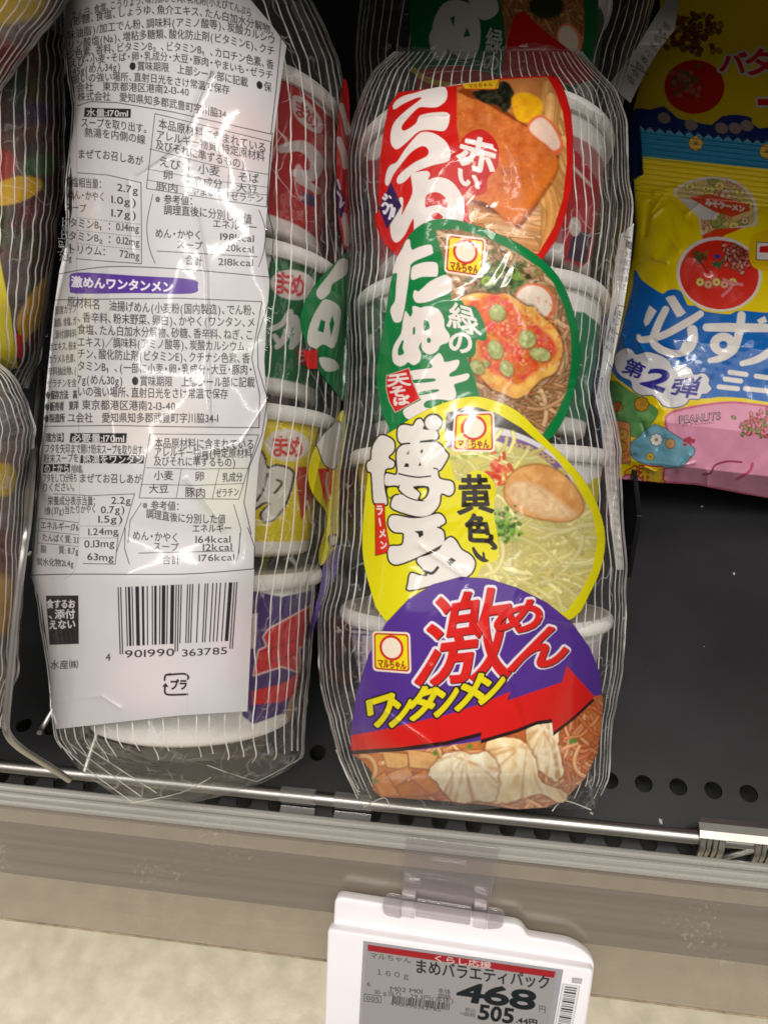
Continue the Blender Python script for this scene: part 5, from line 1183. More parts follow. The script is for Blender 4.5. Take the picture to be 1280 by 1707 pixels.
def wonton(pts, seed, c=(224, 198, 150)):
    p = catmull(y4(pts), 5, True); rs_ = np.random.RandomState(seed)
    p = p + rs_.normal(0, .9, p.shape)
    pa.poly(p, (146, 78, 34), grow=3, soft=6, alpha=.85)
    pa.poly(p, lambda X, Y: np.clip(np.stack([c[0] + 60 * (fbm(X * 1.3, Y * .7, 26, seed) - .5), c[1] + 90 * (fbm(X * 1.3, Y * .7, 26, seed) - .5), c[2] + 120 * (fbm(X * 1.3, Y * .7, 26, seed) - .5)], -1), 0, 255), soft=2)
    lo, hi = p.min(0), p.max(0); old = pa.clip
    pa.clip = np.clip(0.5 - pa.sd([p], pa.X, pa.Y), 0, 1) * (old if old is not None else 1)
    cc = (lo + hi) / 2 + (hi - lo) * np.array([rs_.uniform(-.1, .1), -.38])
    for k in range(16):
        t = rs_.uniform(0.1, math.pi - 0.1); q = cc + (hi - lo) * np.array([math.cos(t) * .62, math.sin(t) * 1.0]); md = (cc + q) / 2 + rs_.normal(0, 5, 2)
        pa.stroke([cc + rs_.normal(0, 6, 2), md, q], [1.5, rs_.uniform(2, 6), rs_.uniform(3, 9)], [(244, 230, 200), (186, 126, 70), (236, 214, 172), (206, 154, 96)][k % 4], soft=4, alpha=.75)
    for k in range(9):
        q = lo + (hi - lo) * rs_.uniform(.15, .85, 2); pa.ell(q[0], q[1], rs_.uniform(4, 11), rs_.uniform(2, 5), (248, 238, 214), rot=rs_.uniform(0, 3), soft=6, alpha=.7)
    pa.clip = old
wonton([(800, 690), (850, 668), (900, 664), (930, 690), (925, 760), (945, 860), (920, 905), (880, 880), (840, 850), (810, 790)], 3, (236, 218, 182))
wonton([(640, 760), (690, 735), (760, 738), (810, 780), (840, 840), (850, 900), (900, 930), (950, 950), (955, 985), (920, 988), (860, 955), (790, 972), (720, 990), (640, 985), (620, 900)], 4, (238, 212, 164))
wonton([(412, 875), (440, 835), (480, 800), (540, 790), (590, 800), (640, 790), (680, 830), (690, 900), (670, 980), (600, 984), (545, 992), (490, 965), (450, 915)], 5, (238, 222, 190))
rs = np.random.RandomState(55)
for q in y4([(440, 795), (575, 770), (975, 750), (205, 905), (990, 745), (610, 740)]): pa.ell(q[0], q[1], 5, 4, (96, 130, 50), rot=rs.uniform(0, 3), soft=2)
pa.photo(pa.clip, 6); pa.clip = None
arrow = y4([(107, 725), (220, 705), (360, 672), (500, 640), (620, 600), (735, 552), (725, 588), (840, 548), (940, 515), (958, 450), (1068, 572), (985, 650), (905, 712), (900, 660), (840, 668), (760, 700), (618, 742), (622, 712), (480, 748), (300, 772), (107, 785)])
pa.poly(arrow + np.array([0, 6.5]), (40, 14, 20), only=True); pa.poly(arrow, (206, 22, 18), only=True)
gq = quad(*y4([(440, 180), (735, 130), (735, 500), (350, 535)])); mq = quad(*y4([(700, 205), (872, 185), (845, 310), (665, 318)])); nq = quad(*y4([(800, 310), (1000, 285), (940, 440), (725, 470)]))
def shear(Q): return Q
for g_, c in ((6.2, (222, 214, 222)),):
    for ch, Q in (('激', gq), ('め', mq), ('ん', nq)): glyph_quad(pa, ch, Q, c, g_)
for ch, Q, b_ in (('激', gq, 2.2), ('め', mq, 2.6), ('ん', nq, 2.8)):
    Q2 = lambda q, Q=Q: Q(q) + np.array([1.4, 1.6])
    glyph_quad(pa, ch, Q2, (66, 14, 22), b_); glyph_quad(pa, ch, Q, (204, 28, 24), b_ - .3)
wq = [('ワ', [(172, 592), (275, 560), (268, 665), (185, 700)]), ('ン', [(262, 585), (345, 570), (345, 650), (262, 692)]), ('タ', [(345, 550), (450, 520), (440, 630), (330, 672)]), ('ン', [(432, 545), (530, 522), (520, 610), (440, 652)]), ('メ', [(535, 512), (635, 478), (625, 590), (520, 628)]), ('ン', [(612, 498), (715, 480), (702, 560), (615, 602)])]
for ch, q in wq: glyph_quad(pa, ch, quad(*y4(q)), (26, 20, 30), 5.6)
for ch, q in wq: glyph_quad(pa, ch, quad(*y4(q)), (218, 204, 16), 2.6)
logo(pa, quad(*y4([(190, 312), (340, 318), (345, 482), (193, 470)])), .95)
o = pa.drape('printed_panel', PK, RF.hk(0.0027), M_label, RP); o['label'] = 'purple lid print with wonton noodles and a red arrow'

# ---------------- back seam fin of the wrap, printed, folded out at the pack's right
fa = Art(985, 370, 1062, 960, 1.2)
fa.poly([(1056, 372), (1050, 440), (1038, 520), (1024, 590), (1012, 640), (1022, 720), (1030, 830), (1040, 950), (1026, 950), (1012, 830), (1000, 700), (992, 668), (1000, 620), (1012, 540), (1020, 490), (1026, 440), (1034, 390)], (206, 204, 202))
fa.text('【調理方法】', [(1040, 404), (1056, 412)], 14, INK, .3)
for i, st in enumerate(('①フタ', '②粉末ス', 'まぜて', 'つきま', 'りくだ')): fa.text(st, [(1032 - 1.6 * i, 422 + 13.4 * i), (1054 - 2.6 * i, 426 + 13.4 * i)], 12, INK)
fa.stroke([(1050, 396), (1038, 394), (1047, 374)], 1.6, INK, smooth=False)
fa.stroke([(1042, 512), (1028, 508), (1008, 575), (1018, 588)], 1.3, INK, smooth=False); fa.stroke([(1024, 524), (1036, 536)], 1.1, INK); fa.stroke([(1018, 548), (1030, 558)], 1.1, INK)
for i, ch in enumerate('はむ豚卵水'): fa.text(ch, [(1023 - 4 * i, 518 + 15 * i), (1036 - 4 * i, 524 + 15 * i)], 12, INK)
fa.stroke([(1010, 600), (1018, 612)], 1.6, INK); fa.stroke([(996, 632), (1004, 630), (998, 664)], 1.4, INK, smooth=False)
for i in range(18): fa.text('食塩相当量たん白質脂炭水化物糖', [(1002 + 1.6 * i, 690 + 14 * i), (1024 + .8 * i, 694 + 14 * i)], 7, (90, 88, 92), alpha=.55)
hf = lambda X, Y: 0.004 + 0.0022 * np.sin(Y / 34.0) + 0.0008 * np.sin(X / 6.0 + Y / 50)
o = fa.drape('seam_fin', PK, hf, M_label, RP); o['label'] = 'white printed seam fin of the wrap'
# ================================================================== snack bags at the right
M_bag = print_mat('printed_snack_bag', 0.3, 0.3, bump=0.2, scale=260, coat=0.7)
BP = Plane(on_z(1150, 818, 0.016), -CF)
D5 = zt(960, 0, 3.5556); D6 = zt(980, 420, 3.88); DD = zt(1000, 200, 4.571)
_r = np.random.RandomState(12); BAG_CREASES = ()
for k in range(34):
    x_, y_ = (_r.uniform(1030, 1110), _r.uniform(320, 800)) if k % 3 else (_r.uniform(1100, 1420), _r.choice([_r.uniform(315, 380), _r.uniform(740, 815)]))
    th_ = _r.uniform(0, math.pi); l_ = _r.uniform(18, 55)
    BAG_CREASES += (([(x_, y_), (x_ + l_ * math.cos(th_), y_ + l_ * math.sin(th_))], _r.choice([-1, 1]) * _r.uniform(.0006, .0016), _r.uniform(3, 6)),)
def bag_h(X, Y):
    yy = Y - 0.115 * (X - 1070)
    l = np.interp(yy, [212, 260, 300, 380, 430, 500, 600, 640, 740, 800], [1066, 1070, 1056, 1060, 1054, 1036, 1020, 1012, 1016, 1028]); r = 1490.0
    t = np.clip((X - l) / (r - l), 0, 1); u = np.abs(2 * t - 1)
    D = np.interp(yy, [205, 300, 335, 420, 560, 700, 770, 806, 830], [0.003, 0.006, 0.014, 0.028, 0.033, 0.030, 0.022, 0.008, 0.002])
    pr = np.power(np.clip(1 - u ** 2.6, 0, 1), 0.6)
    h = D * pr + 0.0042 * (crumple(X, Y, 71, 64) - .4 + .3 * crumple(X, Y, 75, 26)) * np.clip((yy - 300) / 40, 0, 1) * np.clip(pr * 2, 0, 1)
    h = h + 0.0005 * np.sin(yy * 2 * math.pi / 8.5) * np.clip((330 - yy) / 12, 0, 1)
    for pts, a_, w_ in BAG_CREASES + (([(1083, 340), (1074, 390)], -.003, 4), ([(1125, 330), (1150, 370)], -.002, 5), ([(1090, 320), (1125, 312)], .002, 5), ([(1090, 432), (1110, 436)], .0015, 4), ([(1160, 420), (1180, 450)], .0015, 5)):
        d = np.full(X.shape, 1e9); p = np.asarray(pts, float)
        v = p[1] - p[0]; tt = np.clip(((X - p[0][0]) * v[0] + (Y - p[0][1]) * v[1]) / (v @ v), 0, 1)
        d = np.hypot(X - p[0][0] - tt * v[0], Y - p[0][1] - tt * v[1]); h = h + a_ * np.exp(-d / w_)
    return h
BT = thing('snack_bag', 'yellow and blue snack bag with a light blue top seal, right of the divider', 'snack bag', on_z(1180, 822), 'yellow snack bags')
sa = Art(1000, 200, 1500, 880, 1.0)
top = []
for i in range(27):
    x = 1067 + 16.2 * i; top += [(x, 210 + .115 * (x - 1067)), (x + 8.1, 219 + .115 * (x - 1067))]
out = np.array(top + [(1495, 262), (1496, 860), (1400, 852), (1340, 842), (1280, 830), (1238, 823), (1160, 808), (1096, 804), (1030, 798), (1016, 740), (1008, 640), (1020, 600), (1036, 500), (1054, 430), (1060, 380), (1056, 300), (1072, 290), (1070, 260)])
YB_ = (226, 200, 6)
sa.poly(out, YB_)
sa.poly([(1060, 195), (1500, 240), (1500, 304), (1070, 261)], (24, 128, 168), only=True)
sa.stroke([(1068, 212), (1500, 261)], 9, (110, 176, 200), only=True, alpha=.5, soft=5, smooth=False)
def flower(A, x, y, r, col, lc=(40, 30, 20), n=8, cc=(150, 120, 50)):
    for k in range(n):
        t = 2 * math.pi * k / n; A.ell(x + r * .62 * math.cos(t), y + r * .62 * math.sin(t), r * .4, r * .4, lc, only=True)
    for k in range(n):
        t = 2 * math.pi * k / n; A.ell(x + r * .62 * math.cos(t), y + r * .62 * math.sin(t), r * .31, r * .31, col, only=True)
    A.ell(x, y, r * .5, r * .5, col, only=True); A.ell(x, y, r * .28, r * .28, cc, only=True)
for i in range(4): flower(sa, 1159 + 118 * i, 239 + 13.4 * i, 13, (214, 178, 70))
# emblem with flowers and a red band
emb = DD([(555, 545), (640, 480), (740, 445), (860, 430), (980, 445), (1090, 500), (1170, 590), (1198, 700), (1185, 810), (1100, 830), (1020, 840), (790, 900), (760, 790), (735, 730), (640, 640)])
sa.poly(catmull(emb, 3, True), (214, 204, 196)); inn = DD([(580, 548), (650, 495), (750, 462), (860, 448), (970, 462), (1070, 512), (1150, 600), (1172, 700), (1165, 790), (1010, 815), (800, 870), (770, 780), (750, 730), (650, 640), (600, 590)])
sa.clip = np.clip(0.5 - sa.sd([catmull(inn, 3, True)], sa.X, sa.Y), 0, 1)
sa.poly(catmull(inn, 3, True), (206, 176, 110))
rs = np.random.RandomState(8)
for k in range(60):
    q = DD([(rs.uniform(590, 1170), rs.uniform(450, 860))])[0]; flower(sa, q[0], q[1], rs.uniform(6, 10.5), [(216, 206, 110), (206, 150, 110), (222, 190, 150), (150, 160, 80)][rs.randint(4)], (44, 34, 24), cc=(170, 100, 60))
sa.poly(DD([(680, 590), (830, 560), (1010, 610), (1130, 640), (1140, 690), (1000, 740), (850, 690), (730, 630)]), (206, 66, 30)); sa.text('みそラーメン', DD([(800, 625), (1100, 680)]), 12, (226, 206, 196), .9)
sa.poly(DD([(600, 590), (690, 600), (900, 715), (880, 760), (780, 760), (735, 720)]), (212, 204, 198)); sa.clip = None
sa.poly(DD([(770, 880), (880, 830), (1090, 818), (960, 880), (800, 940)]), (206, 62, 24))
sa.ell(1198, 457, 71, 62, (216, 208, 206), rot=.15); sa.poly(DD([(940, 880), (1130, 810), (1290, 800), (1290, 960), (1160, 940)]), YB_)
sa.ell(1198, 458, 66, 57.5, (206, 40, 26), rot=.15)
sa.clip = np.clip(0.5 - (np.hypot((sa.X - 1198) / 66, (sa.Y - 458) / 57.5) - 1) * 57, 0, 1)
for k in range(90):
    q = DD([(rs.normal(1040, 55), rs.normal(1030, 50))])[0]; sa.ell(q[0], q[1], 5.5, 4, (86, 34, 30), rot=rs.uniform(0, 3)); sa.ell(q[0], q[1], 4.2, 2.8, [(206, 140, 120), (190, 110, 96), (170, 90, 76)][rs.randint(3)], rot=rs.uniform(0, 3))
for k in range(24):
    q = DD([(rs.normal(760, 28), rs.normal(1040, 24))])[0]; sa.ell(q[0], q[1], 4, 3, [(110, 60, 30), (60, 90, 40), (160, 80, 50)][rs.randint(3)], rot=rs.uniform(0, 3))
for st in ([(850, 1090), (900, 1110), (930, 1080)], [(860, 1120), (890, 1080), (910, 1130)]): sa.stroke(DD(st), 4, (30, 90, 60))
sa.ell(*DD([(890, 1040)])[0], 5, 4, (40, 60, 150))
for k in range(5): flower(sa, *DD([(760 + 62 * k, 1235 + 18 * (k % 2))])[0], 7.5, [(216, 190, 96), (214, 150, 120)][k % 2], cc=(150, 60, 40))
sa.stroke(DD([(940, 1215), (1000, 1240), (1080, 1255)]), 5, (206, 120, 130)); sa.stroke(DD([(930, 1340), (985, 1290), (1000, 1250)]), 4.5, (206, 120, 130))
sa.clip = None
sa.poly(catmull(DD([(1130, 960), (1160, 880), (1230, 850), (1300, 860), (1300, 1130), (1200, 1140), (1140, 1080)]), 4, True), (214, 176, 14))
sa.poly(DD([(1195, 935), (1300, 938), (1300, 1066), (1190, 1062)]), (60, 36, 30), grow=1.4); sa.poly(DD([(1195, 935), (1300, 938), (1300, 1066), (1190, 1062)]), (222, 214, 208)); sa.poly(DD([(1215, 962), (1300, 958), (1300, 1012), (1208, 1010)]), (196, 30, 30))
# blue field
BL = (6, 96, 176)
blue = [(300, 110), (345, 180), (420, 235), (480, 270), (510, 250), (560, 240), (605, 262), (640, 342), (690, 346), (750, 382), (850, 398), (920, 402), (950, 384), (1010, 380), (1090, 388), (1164, 392), (1500, 400), (2000, 440), (2000, 1060), (1500, 1000), (1164, 972), (1000, 945), (840, 938), (700, 950), (300, 900), (130, 740), (165, 690), (190, 600), (240, 400), (285, 220)]
sa.poly(D6(catmull(blue, 2, True)), BL, only=True)
Wt = (220, 214, 210)
sa.poly(D6([(500, 300), (515, 288), (556, 280), (628, 392), (600, 415), (574, 422)]), Wt); sa.poly(D6([(396, 345), (442, 382), (392, 466), (368, 482), (358, 450), (372, 400)]), Wt)
sa.stroke(D6([(725, 400), (640, 455), (480, 540), (350, 568), (325, 545)]), [11, 13, 12, 11, 7], Wt); sa.stroke(D6([(500, 372), (452, 470), (420, 570), (460, 625), (540, 655), (600, 650), (625, 590)]), [12, 13, 13, 13, 13, 11, 7], Wt); sa.stroke(D6([(672, 505), (676, 560), (655, 620), (610, 655)]), [17, 17, 14, 10], Wt)
sa.stroke(D6([(765, 488), (900, 488), (1150, 492)]), [13, 15, 14], Wt); sa.stroke(D6([(990, 410), (975, 520), (940, 630), (860, 685), (785, 702)]), [14, 14, 13, 12, 8], Wt); sa.ell(*D6([(872, 596)])[0], 22, 19, Wt); sa.ell(*D6([(872, 600)])[0], 7, 6.5, BL)
sa.poly(D6([(1090, 440), (1140, 415), (1156, 450), (1108, 470)]), Wt); sa.stroke(D6([(995, 722), (1100, 690), (1200, 620), (1260, 540)]), [9, 12, 13, 14], Wt); sa.stroke(D6([(1330, 480), (1400, 620), (1440, 700)]), 13, Wt)
for a_, b_ in (((915, 778), (1020, 793)), ((885, 822), (985, 835)), ((845, 872), (965, 885)), ((1085, 803), (1260, 828)), ((1015, 884), (1300, 915))): sa.stroke(D6([a_, b_]), 8, Wt, smooth=False)
cloud = [(170, 700), (185, 655), (235, 625), (280, 632), (310, 665), (380, 648), (460, 668), (520, 705), (545, 755), (600, 735), (660, 755), (682, 795), (745, 785), (780, 820), (776, 852), (795, 885), (765, 915), (735, 918), (715, 950), (655, 950), (625, 985), (560, 1005), (490, 995), (455, 955), (415, 925), (345, 925), (290, 890), (275, 835), (225, 810), (185, 770)]
sa.poly(D6(catmull(cloud, 4, True)), (36, 60, 120), grow=1.8); sa.poly(D6(catmull(cloud, 4, True)), (212, 210, 214))
NB = (40, 40, 138)
glyph_quad(sa, '第', quad(*D6([(262, 680), (375, 735), (330, 828), (212, 776)])), NB, 1.0); glyph_quad(sa, '2', quad(*D6([(405, 755), (555, 775), (480, 905), (340, 852)])), NB, 2.0); glyph_quad(sa, '弾', quad(*D6([(560, 822), (740, 805), (690, 955), (525, 915)])), NB, 1.0)
# cards
def card(pts, c, seed):
    p = D6(pts); sa.poly(catmull(p, 2, True), (60, 70, 60), grow=1.2, soft=2); sa.poly(catmull(p, 2, True), lambda X, Y: np.clip(np.array(c)[None, None] + 40 * (fbm(X, Y, 16, seed) - .5)[..., None], 0, 255))
sa.clip = np.clip(0.5 - sa.sd([out], sa.X, sa.Y), 0, 1)
card([(135, 835), (250, 890), (420, 1000), (448, 1045), (400, 1120), (320, 1195), (240, 1170), (140, 1090)], (96, 150, 84), 5)
card([(110, 1105), (250, 1105), (268, 1150), (272, 1350), (240, 1365), (120, 1340)], (206, 130, 80), 6)
pk = D6([(490, 1115), (520, 1040), (620, 1005), (800, 975), (950, 965), (1164, 990), (2000, 1080), (2000, 1720), (1164, 1600), (700, 1510), (300, 1490), (205, 1470), (300, 1410), (560, 1380)])
sa.poly(catmull(pk, 2, True), (196, 86, 120)); sa.poly(catmull(pk, 2, True), (212, 142, 170), grow=-4)
card([(430, 1115), (560, 1185), (688, 1275), (650, 1340), (590, 1392), (420, 1385), (290, 1335), (275, 1240), (330, 1195)], (104, 156, 176), 7)
for q, r_, c in (((345, 985), 13, (180, 130, 40)), ((190, 1000), 9, (190, 110, 50)), ((220, 1180), 10, (200, 150, 60)), ((215, 1260), 10, (180, 130, 50)), ((530, 1240), 9, (170, 130, 90)), ((400, 1325), 7, (200, 170, 60)), ((440, 1215), 11, (206, 206, 204))): flower(sa, *D6([q])[0], r_, c)
for st in ([(215, 1420), (250, 1400), (280, 1440)],): pass
sa.text('4種', D6([(235, 1415), (490, 1445)]), 26, (190, 40, 30), 3.2); sa.text('4種', D6([(235, 1415), (490, 1445)]), 26, (222, 190, 40), .8)
sa.text('PEANUTS', D6([(585, 1085), (855, 1058)]), 17, (70, 40, 60), 1.0); sa.text('PEANUTS', D6([(588, 1084), (852, 1057)]), 15, (214, 160, 182), -.1)
sa.text('© Peanuts', D6([(605, 1118), (815, 1100)]), 6, (90, 50, 70))
for k in range(70):
    q = D6([(rs.normal(1095, 60), rs.normal(1110, 45))])[0]; sa.ell(q[0], q[1], 5, 3.4, (110, 50, 46), rot=rs.uniform(0, 3)); sa.ell(q[0], q[1], 4, 2.5, [(210, 120, 130), (190, 90, 100), (120, 140, 70)][rs.randint(3)], rot=rs.uniform(0, 3))
for k in range(14):
    q = D6([(rs.normal(640, 22), rs.normal(1222, 12))])[0]; sa.ell(q[0], q[1], 4, 2.6, (170, 60, 80), rot=rs.uniform(0, 3))
sa.stroke(D6([(740, 1440), (790, 1430), (820, 1380), (900, 1355), (990, 1360)]), 3.4, (150, 50, 80)); sa.stroke(D6([(960, 1470), (1040, 1420), (1060, 1370)]), 5, (190, 80, 110))
sa.clip = None
sa.drape('printed_front', BP, bag_h, M_bag, BT)
sa.drape('bag_back', BP, lambda X, Y: -0.6 * bag_h(X, Y) - 0.0006, M_bag, BT, step=4)

# the bag behind it
BT2 = thing('snack_bag', 'yellow snack bag in the shade behind the front one, dark blue at its foot', 'snack bag', on_z(1200, 560), 'yellow snack bags')
BP2 = Plane(BP.O - BP.n * 0.050, BP.n)
sb = Art(1030, -120, 1500, 420, 1.0)
sb.poly([(1110, -120), (1500, -120), (1500, 420), (1050, 420), (1040, 240), (1058, 170), (1080, 90), (1098, 20)], (206, 176, 10))
sb.poly(D5(catmull([(280, 700), (360, 640), (440, 650), (520, 630), (600, 700), (700, 720), (800, 740), (860, 690), (960, 680), (1040, 700), (1080, 760), (1500, 800), (1500, 1500), (280, 1500)], 2)), (24, 44, 110), only=True)
for q in ((520, 700), (680, 740), (860, 760), (940, 760), (1010, 745)): sb.ell(*D5([q])[0], 11, 9, (150, 130, 120), rot=.4, only=True)
sb.ell(*D5([(700, 515)])[0], 50, 45, (176, 26, 20)); 
for k in range(80):
    q = D5([(rs.normal(690, 80), rs.normal(190, 60))])[0]; sb.ell(q[0], q[1], 6, 4.5, (60, 40, 20), rot=rs.uniform(0, 3)); sb.ell(q[0], q[1], 4.6, 3.2, [(150, 120, 50), (120, 80, 40), (140, 50, 30)][rs.randint(3)], rot=rs.uniform(0, 3))
for k in range(40):
    q = D5([(rs.normal(650, 50), rs.normal(480, 40))])[0]; sb.ell(q[0], q[1], 5, 4, [(120, 60, 50), (160, 90, 80), (90, 90, 40)][rs.randint(3)], rot=rs.uniform(0, 3))
for g_, c in ((5, (190, 184, 178)), (1.6, (190, 24, 24))):
    for ch, q in (('バ', [(850, 320), (1010, 310), (1000, 430), (850, 420)]), ('タ', [(1010, 290), (1180, 290), (1170, 450), (1000, 440)]), ('ー', [(1080, 590), (1190, 590), (1190, 620), (1080, 620)])): glyph_quad(sb, ch, quad(*D5(q)), c, g_)
h2 = lambda X, Y: 0.022 * np.power(np.clip(1 - np.abs(2 * np.clip((X - 1045) / 450, 0, 1) - 1) ** 2.4, 0, 1), .6) + 0.0022 * crumple(X, Y, 9, 80)
sb.drape('printed_front', BP2, h2, M_bag, BT2); sb.drape('bag_back', BP2, lambda X, Y: -0.6 * h2(X, Y) - 0.0006, M_bag, BT2, step=4)
# ================================================================== the pack behind the lid-printed one
PK2 = Plane(PK.O - PK.n * 0.085, PK.n)
NP = thing('noodle_pack', 'shaded noodle pack with a dark green lid print, lying behind the red lid', 'noodle pack', PK2.at(810, 700), 'four-cup noodle packs on the shelf')
NF = Film(PK2, [(618, -190), (610, -100), (600, 0), (592, 100), (600, 300), (620, 620)], [(1010, -190), (1062, -100), (1092, 0), (1060, 90), (1030, 200), (1010, 620)], -190, 620, [(-190, .02), (-130, .045), (100, .047), (300, .045), (620, .01)], 41, 0.001)
NF.build('clear_film', NP, 30, 1.6, wob=4)
na = Art(680, -220, 1010, 170, 1.0)
na.poly(catmull([(690, -160), (780, -215), (880, -200), (960, -140), (992, -40), (996, 40), (980, 110), (950, 150), (820, 165), (710, 150), (684, 60)], 5, True), (4, 84, 40))
na.clip = np.clip(0.5 - na.sd([catmull([(830, -160), (900, -170), (950, -100), (972, 0), (970, 80), (948, 120), (900, 150), (850, 140), (840, 40), (826, -60)], 4, True)], na.X, na.Y), 0, 1)
na.poly([(820, -180), (1000, -180), (1000, 170), (820, 170)], (140, 90, 50)); noodles(na, 830, -60, 980, 150, 90, [(170, 120, 70), (140, 90, 50)], 6, 3, ang=1.2, edge=(80, 44, 20))
na.ell(948, 66, 20, 28, (206, 110, 70), rot=-.3); na.ell(947, 65, 16, 23, (206, 186, 170), rot=-.3); na.ell(910, 10, 30, 22, (34, 40, 20), soft=6)
na.clip = None
for pg in ([(720, 50), (740, 5), (780, 5), (800, 40), (795, 90), (770, 98), (745, 80)], [(775, -20), (820, -10), (830, 20), (800, 32)], [(715, 60), (735, 40), (745, 90), (725, 98)]): na.poly(catmull(pg, 4, True), (176, 172, 166))
na.poly([(750, 30), (758, 26), (756, 44)], (4, 84, 40)); na.poly([(778, 45), (784, 60), (772, 62)], (4, 84, 40))
for ch, q in (('緑', [(812, 45), (838, 50), (836, 90), (808, 88)]), ('の', [(806, 92), (832, 94), (830, 118), (804, 116)])): glyph_quad(na, ch, quad(*q), (170, 168, 160), .6)
na.poly(catmull([(852, 40), (872, 20), (905, 50), (990, 118), (960, 140), (850, 150), (836, 130)], 3, True), (170, 14, 14)); na.poly([(690, 118), (760, 108), (840, 130), (900, 132), (900, 175), (700, 175)], (160, 20, 16)); na.stroke([(688, 116), (720, 136), (800, 148), (880, 142)], 9, (190, 160, 20))
na.drape('printed_panel', PK2, NF.hk(0.0016), M_label, NP)
nb = Art(980, -40, 1110, 180, 1.0)
nb.poly([(995, 40), (1075, 46), (1060, 150), (1000, 140)], (70, 92, 74))
for i in range(8): nb.stroke([(1000, 52 + 11 * i), (1062, 56 + 11 * i)], 1.6, (40, 50, 44), smooth=False)
cup(NP, PK2, (862, 22), (858, 190), 150, 124, (0.10, 0.78), (70, 92, 74), nb, nth=200, nh=60, label='cup with a green printed band')
nf = Art(1000, -20, 1140, 190, 1.2)
nf.poly([(1120, -20), (1090, 30), (1060, 80), (1030, 120), (1014, 140), (1050, 172), (1076, 120), (1100, 80), (1124, 50), (1136, -20)], (176, 172, 166))
for i, ch in enumerate('原材料名小麦粉食塩'): nf.text(ch, [(1104 - 7.5 * i, 40 + 11 * i), (1118 - 7.5 * i, 50 + 11 * i)], 13, INK)
nf.stroke([(1096, 60), (1112, 66)], 1.4, INK); nf.stroke([(1046, 106), (1080, 124)], 1.6, INK)
nf.drape('seam_fin', PK2, lambda X, Y: 0.012 + 0.002 * np.sin(Y / 20), M_label, NP)['label'] = 'white printed seam fin of the wrap'

# ================================================================== packs at the far left, cut by the frame
def side_pack(label, plane, L, R, y0, y1, depth, seed, ns, paint, box, cups, sw=2.4, wob=6):
    t = thing('noodle_pack', label, 'noodle pack', plane.at((L[-1][0] + R[-1][0]) / 2, y1), 'four-cup noodle packs on the shelf')
    f = Film(plane, L, R, y0, y1, depth, seed, 0.0013, wl=60); f.build('clear_film', t, ns, sw, wob=wob)
    a_ = Art(*box, 0.8); paint(a_); o = a_.drape('printed_panel', plane, f.hk(-0.0012), M_label, t)
    for c in cups: cup(t, plane, *c)
    return t
def paint1(A):
    A.poly([(-330, 20), (40, 20), (104, 60), (104, 200), (100, 330), (88, 440), (70, 560), (40, 615), (-330, 615)], lambda X, Y: np.clip(np.stack([74 + 90 * (fbm(X, Y, 50, 3) - .5), 52 + 60 * (fbm(X, Y, 50, 4) - .5), 42 + 50 * (fbm(X, Y, 50, 5) - .5)], -1), 0, 255))
    A.ell(20, 318, 52, 22, (206, 160, 24), rot=-.25, soft=3, only=True); A.ell(70, 275, 34, 18, (48, 86, 46), rot=-.2, soft=8, only=True); A.ell(0, 275, 30, 26, (150, 40, 30), soft=8, only=True)
    A.ell(60, 190, 40, 20, (70, 50, 80), soft=14, only=True); A.ell(30, 150, 20, 40, (40, 60, 40), soft=16, only=True, alpha=.7)
    A.poly(catmull([(30, 530), (60, 480), (92, 450), (80, 520), (50, 560), (38, 570)], 4, True), (196, 146, 20), soft=4, only=True); A.poly([(22, 555), (40, 560), (38, 600), (20, 590)], (196, 40, 24), soft=2, only=True)
    A.poly([(-330, 420), (0, 430), (18, 520), (34, 640), (-330, 640)], (222, 204, 8), soft=2, only=True)
PF1 = Plane(PK.O - PK.n * 0.018, PK.n)
side_pack('striped noodle pack with brown and yellow print at the left edge, above the wire divider', PF1, [(-330, -20), (-335, 300), (-190, 650)], [(112, -20), (107, 60), (106, 200), (103, 330), (93, 430), (82, 520), (66, 600), (48, 650)], -20, 650,
          [(-20, .03), (60, .042), (500, .042), (600, .03), (650, .006)], 51, 26, paint1, (-330, -5, 120, 640), [((-110, 120), (-110, 300), 160, 140, (.1, .8), (120, 60, 40), None, 120, 30)], 2.6, 9)
def paint0(A):
    A.poly([(-300, -200), (150, -200), (118, -10), (70, 60), (20, 118), (-300, 400)], lambda X, Y: np.clip(np.stack([120 + 50 * (fbm(X, Y, 60, 3) - .5), 96 + 40 * (fbm(X, Y, 60, 4) - .5), 80 + 40 * (fbm(X, Y, 60, 5) - .5)], -1), 0, 255))
    A.ell(20, 8, 60, 34, (190, 156, 40), rot=-.15, soft=10, only=True); A.ell(14, 96, 40, 34, (150, 72, 66), soft=14, only=True); A.ell(50, 56, 40, 22, (126, 106, 100), soft=12, only=True)
PF0 = Plane(PK.O + PK.n * 0.020, PK.n)
side_pack('striped noodle pack with a dull gold print crossing the top left corner', PF0, [(-420, -260), (-400, 0), (-330, 120), (-180, 185)], [(180, -260), (128, -20), (90, 40), (40, 100), (0, 152), (-60, 185)], -260, 185,
          [(-260, .03), (-150, .04), (60, .03), (140, .012), (185, .002)], 61, 28, paint0, (-300, -200, 150, 160), [], 2.8, 12)
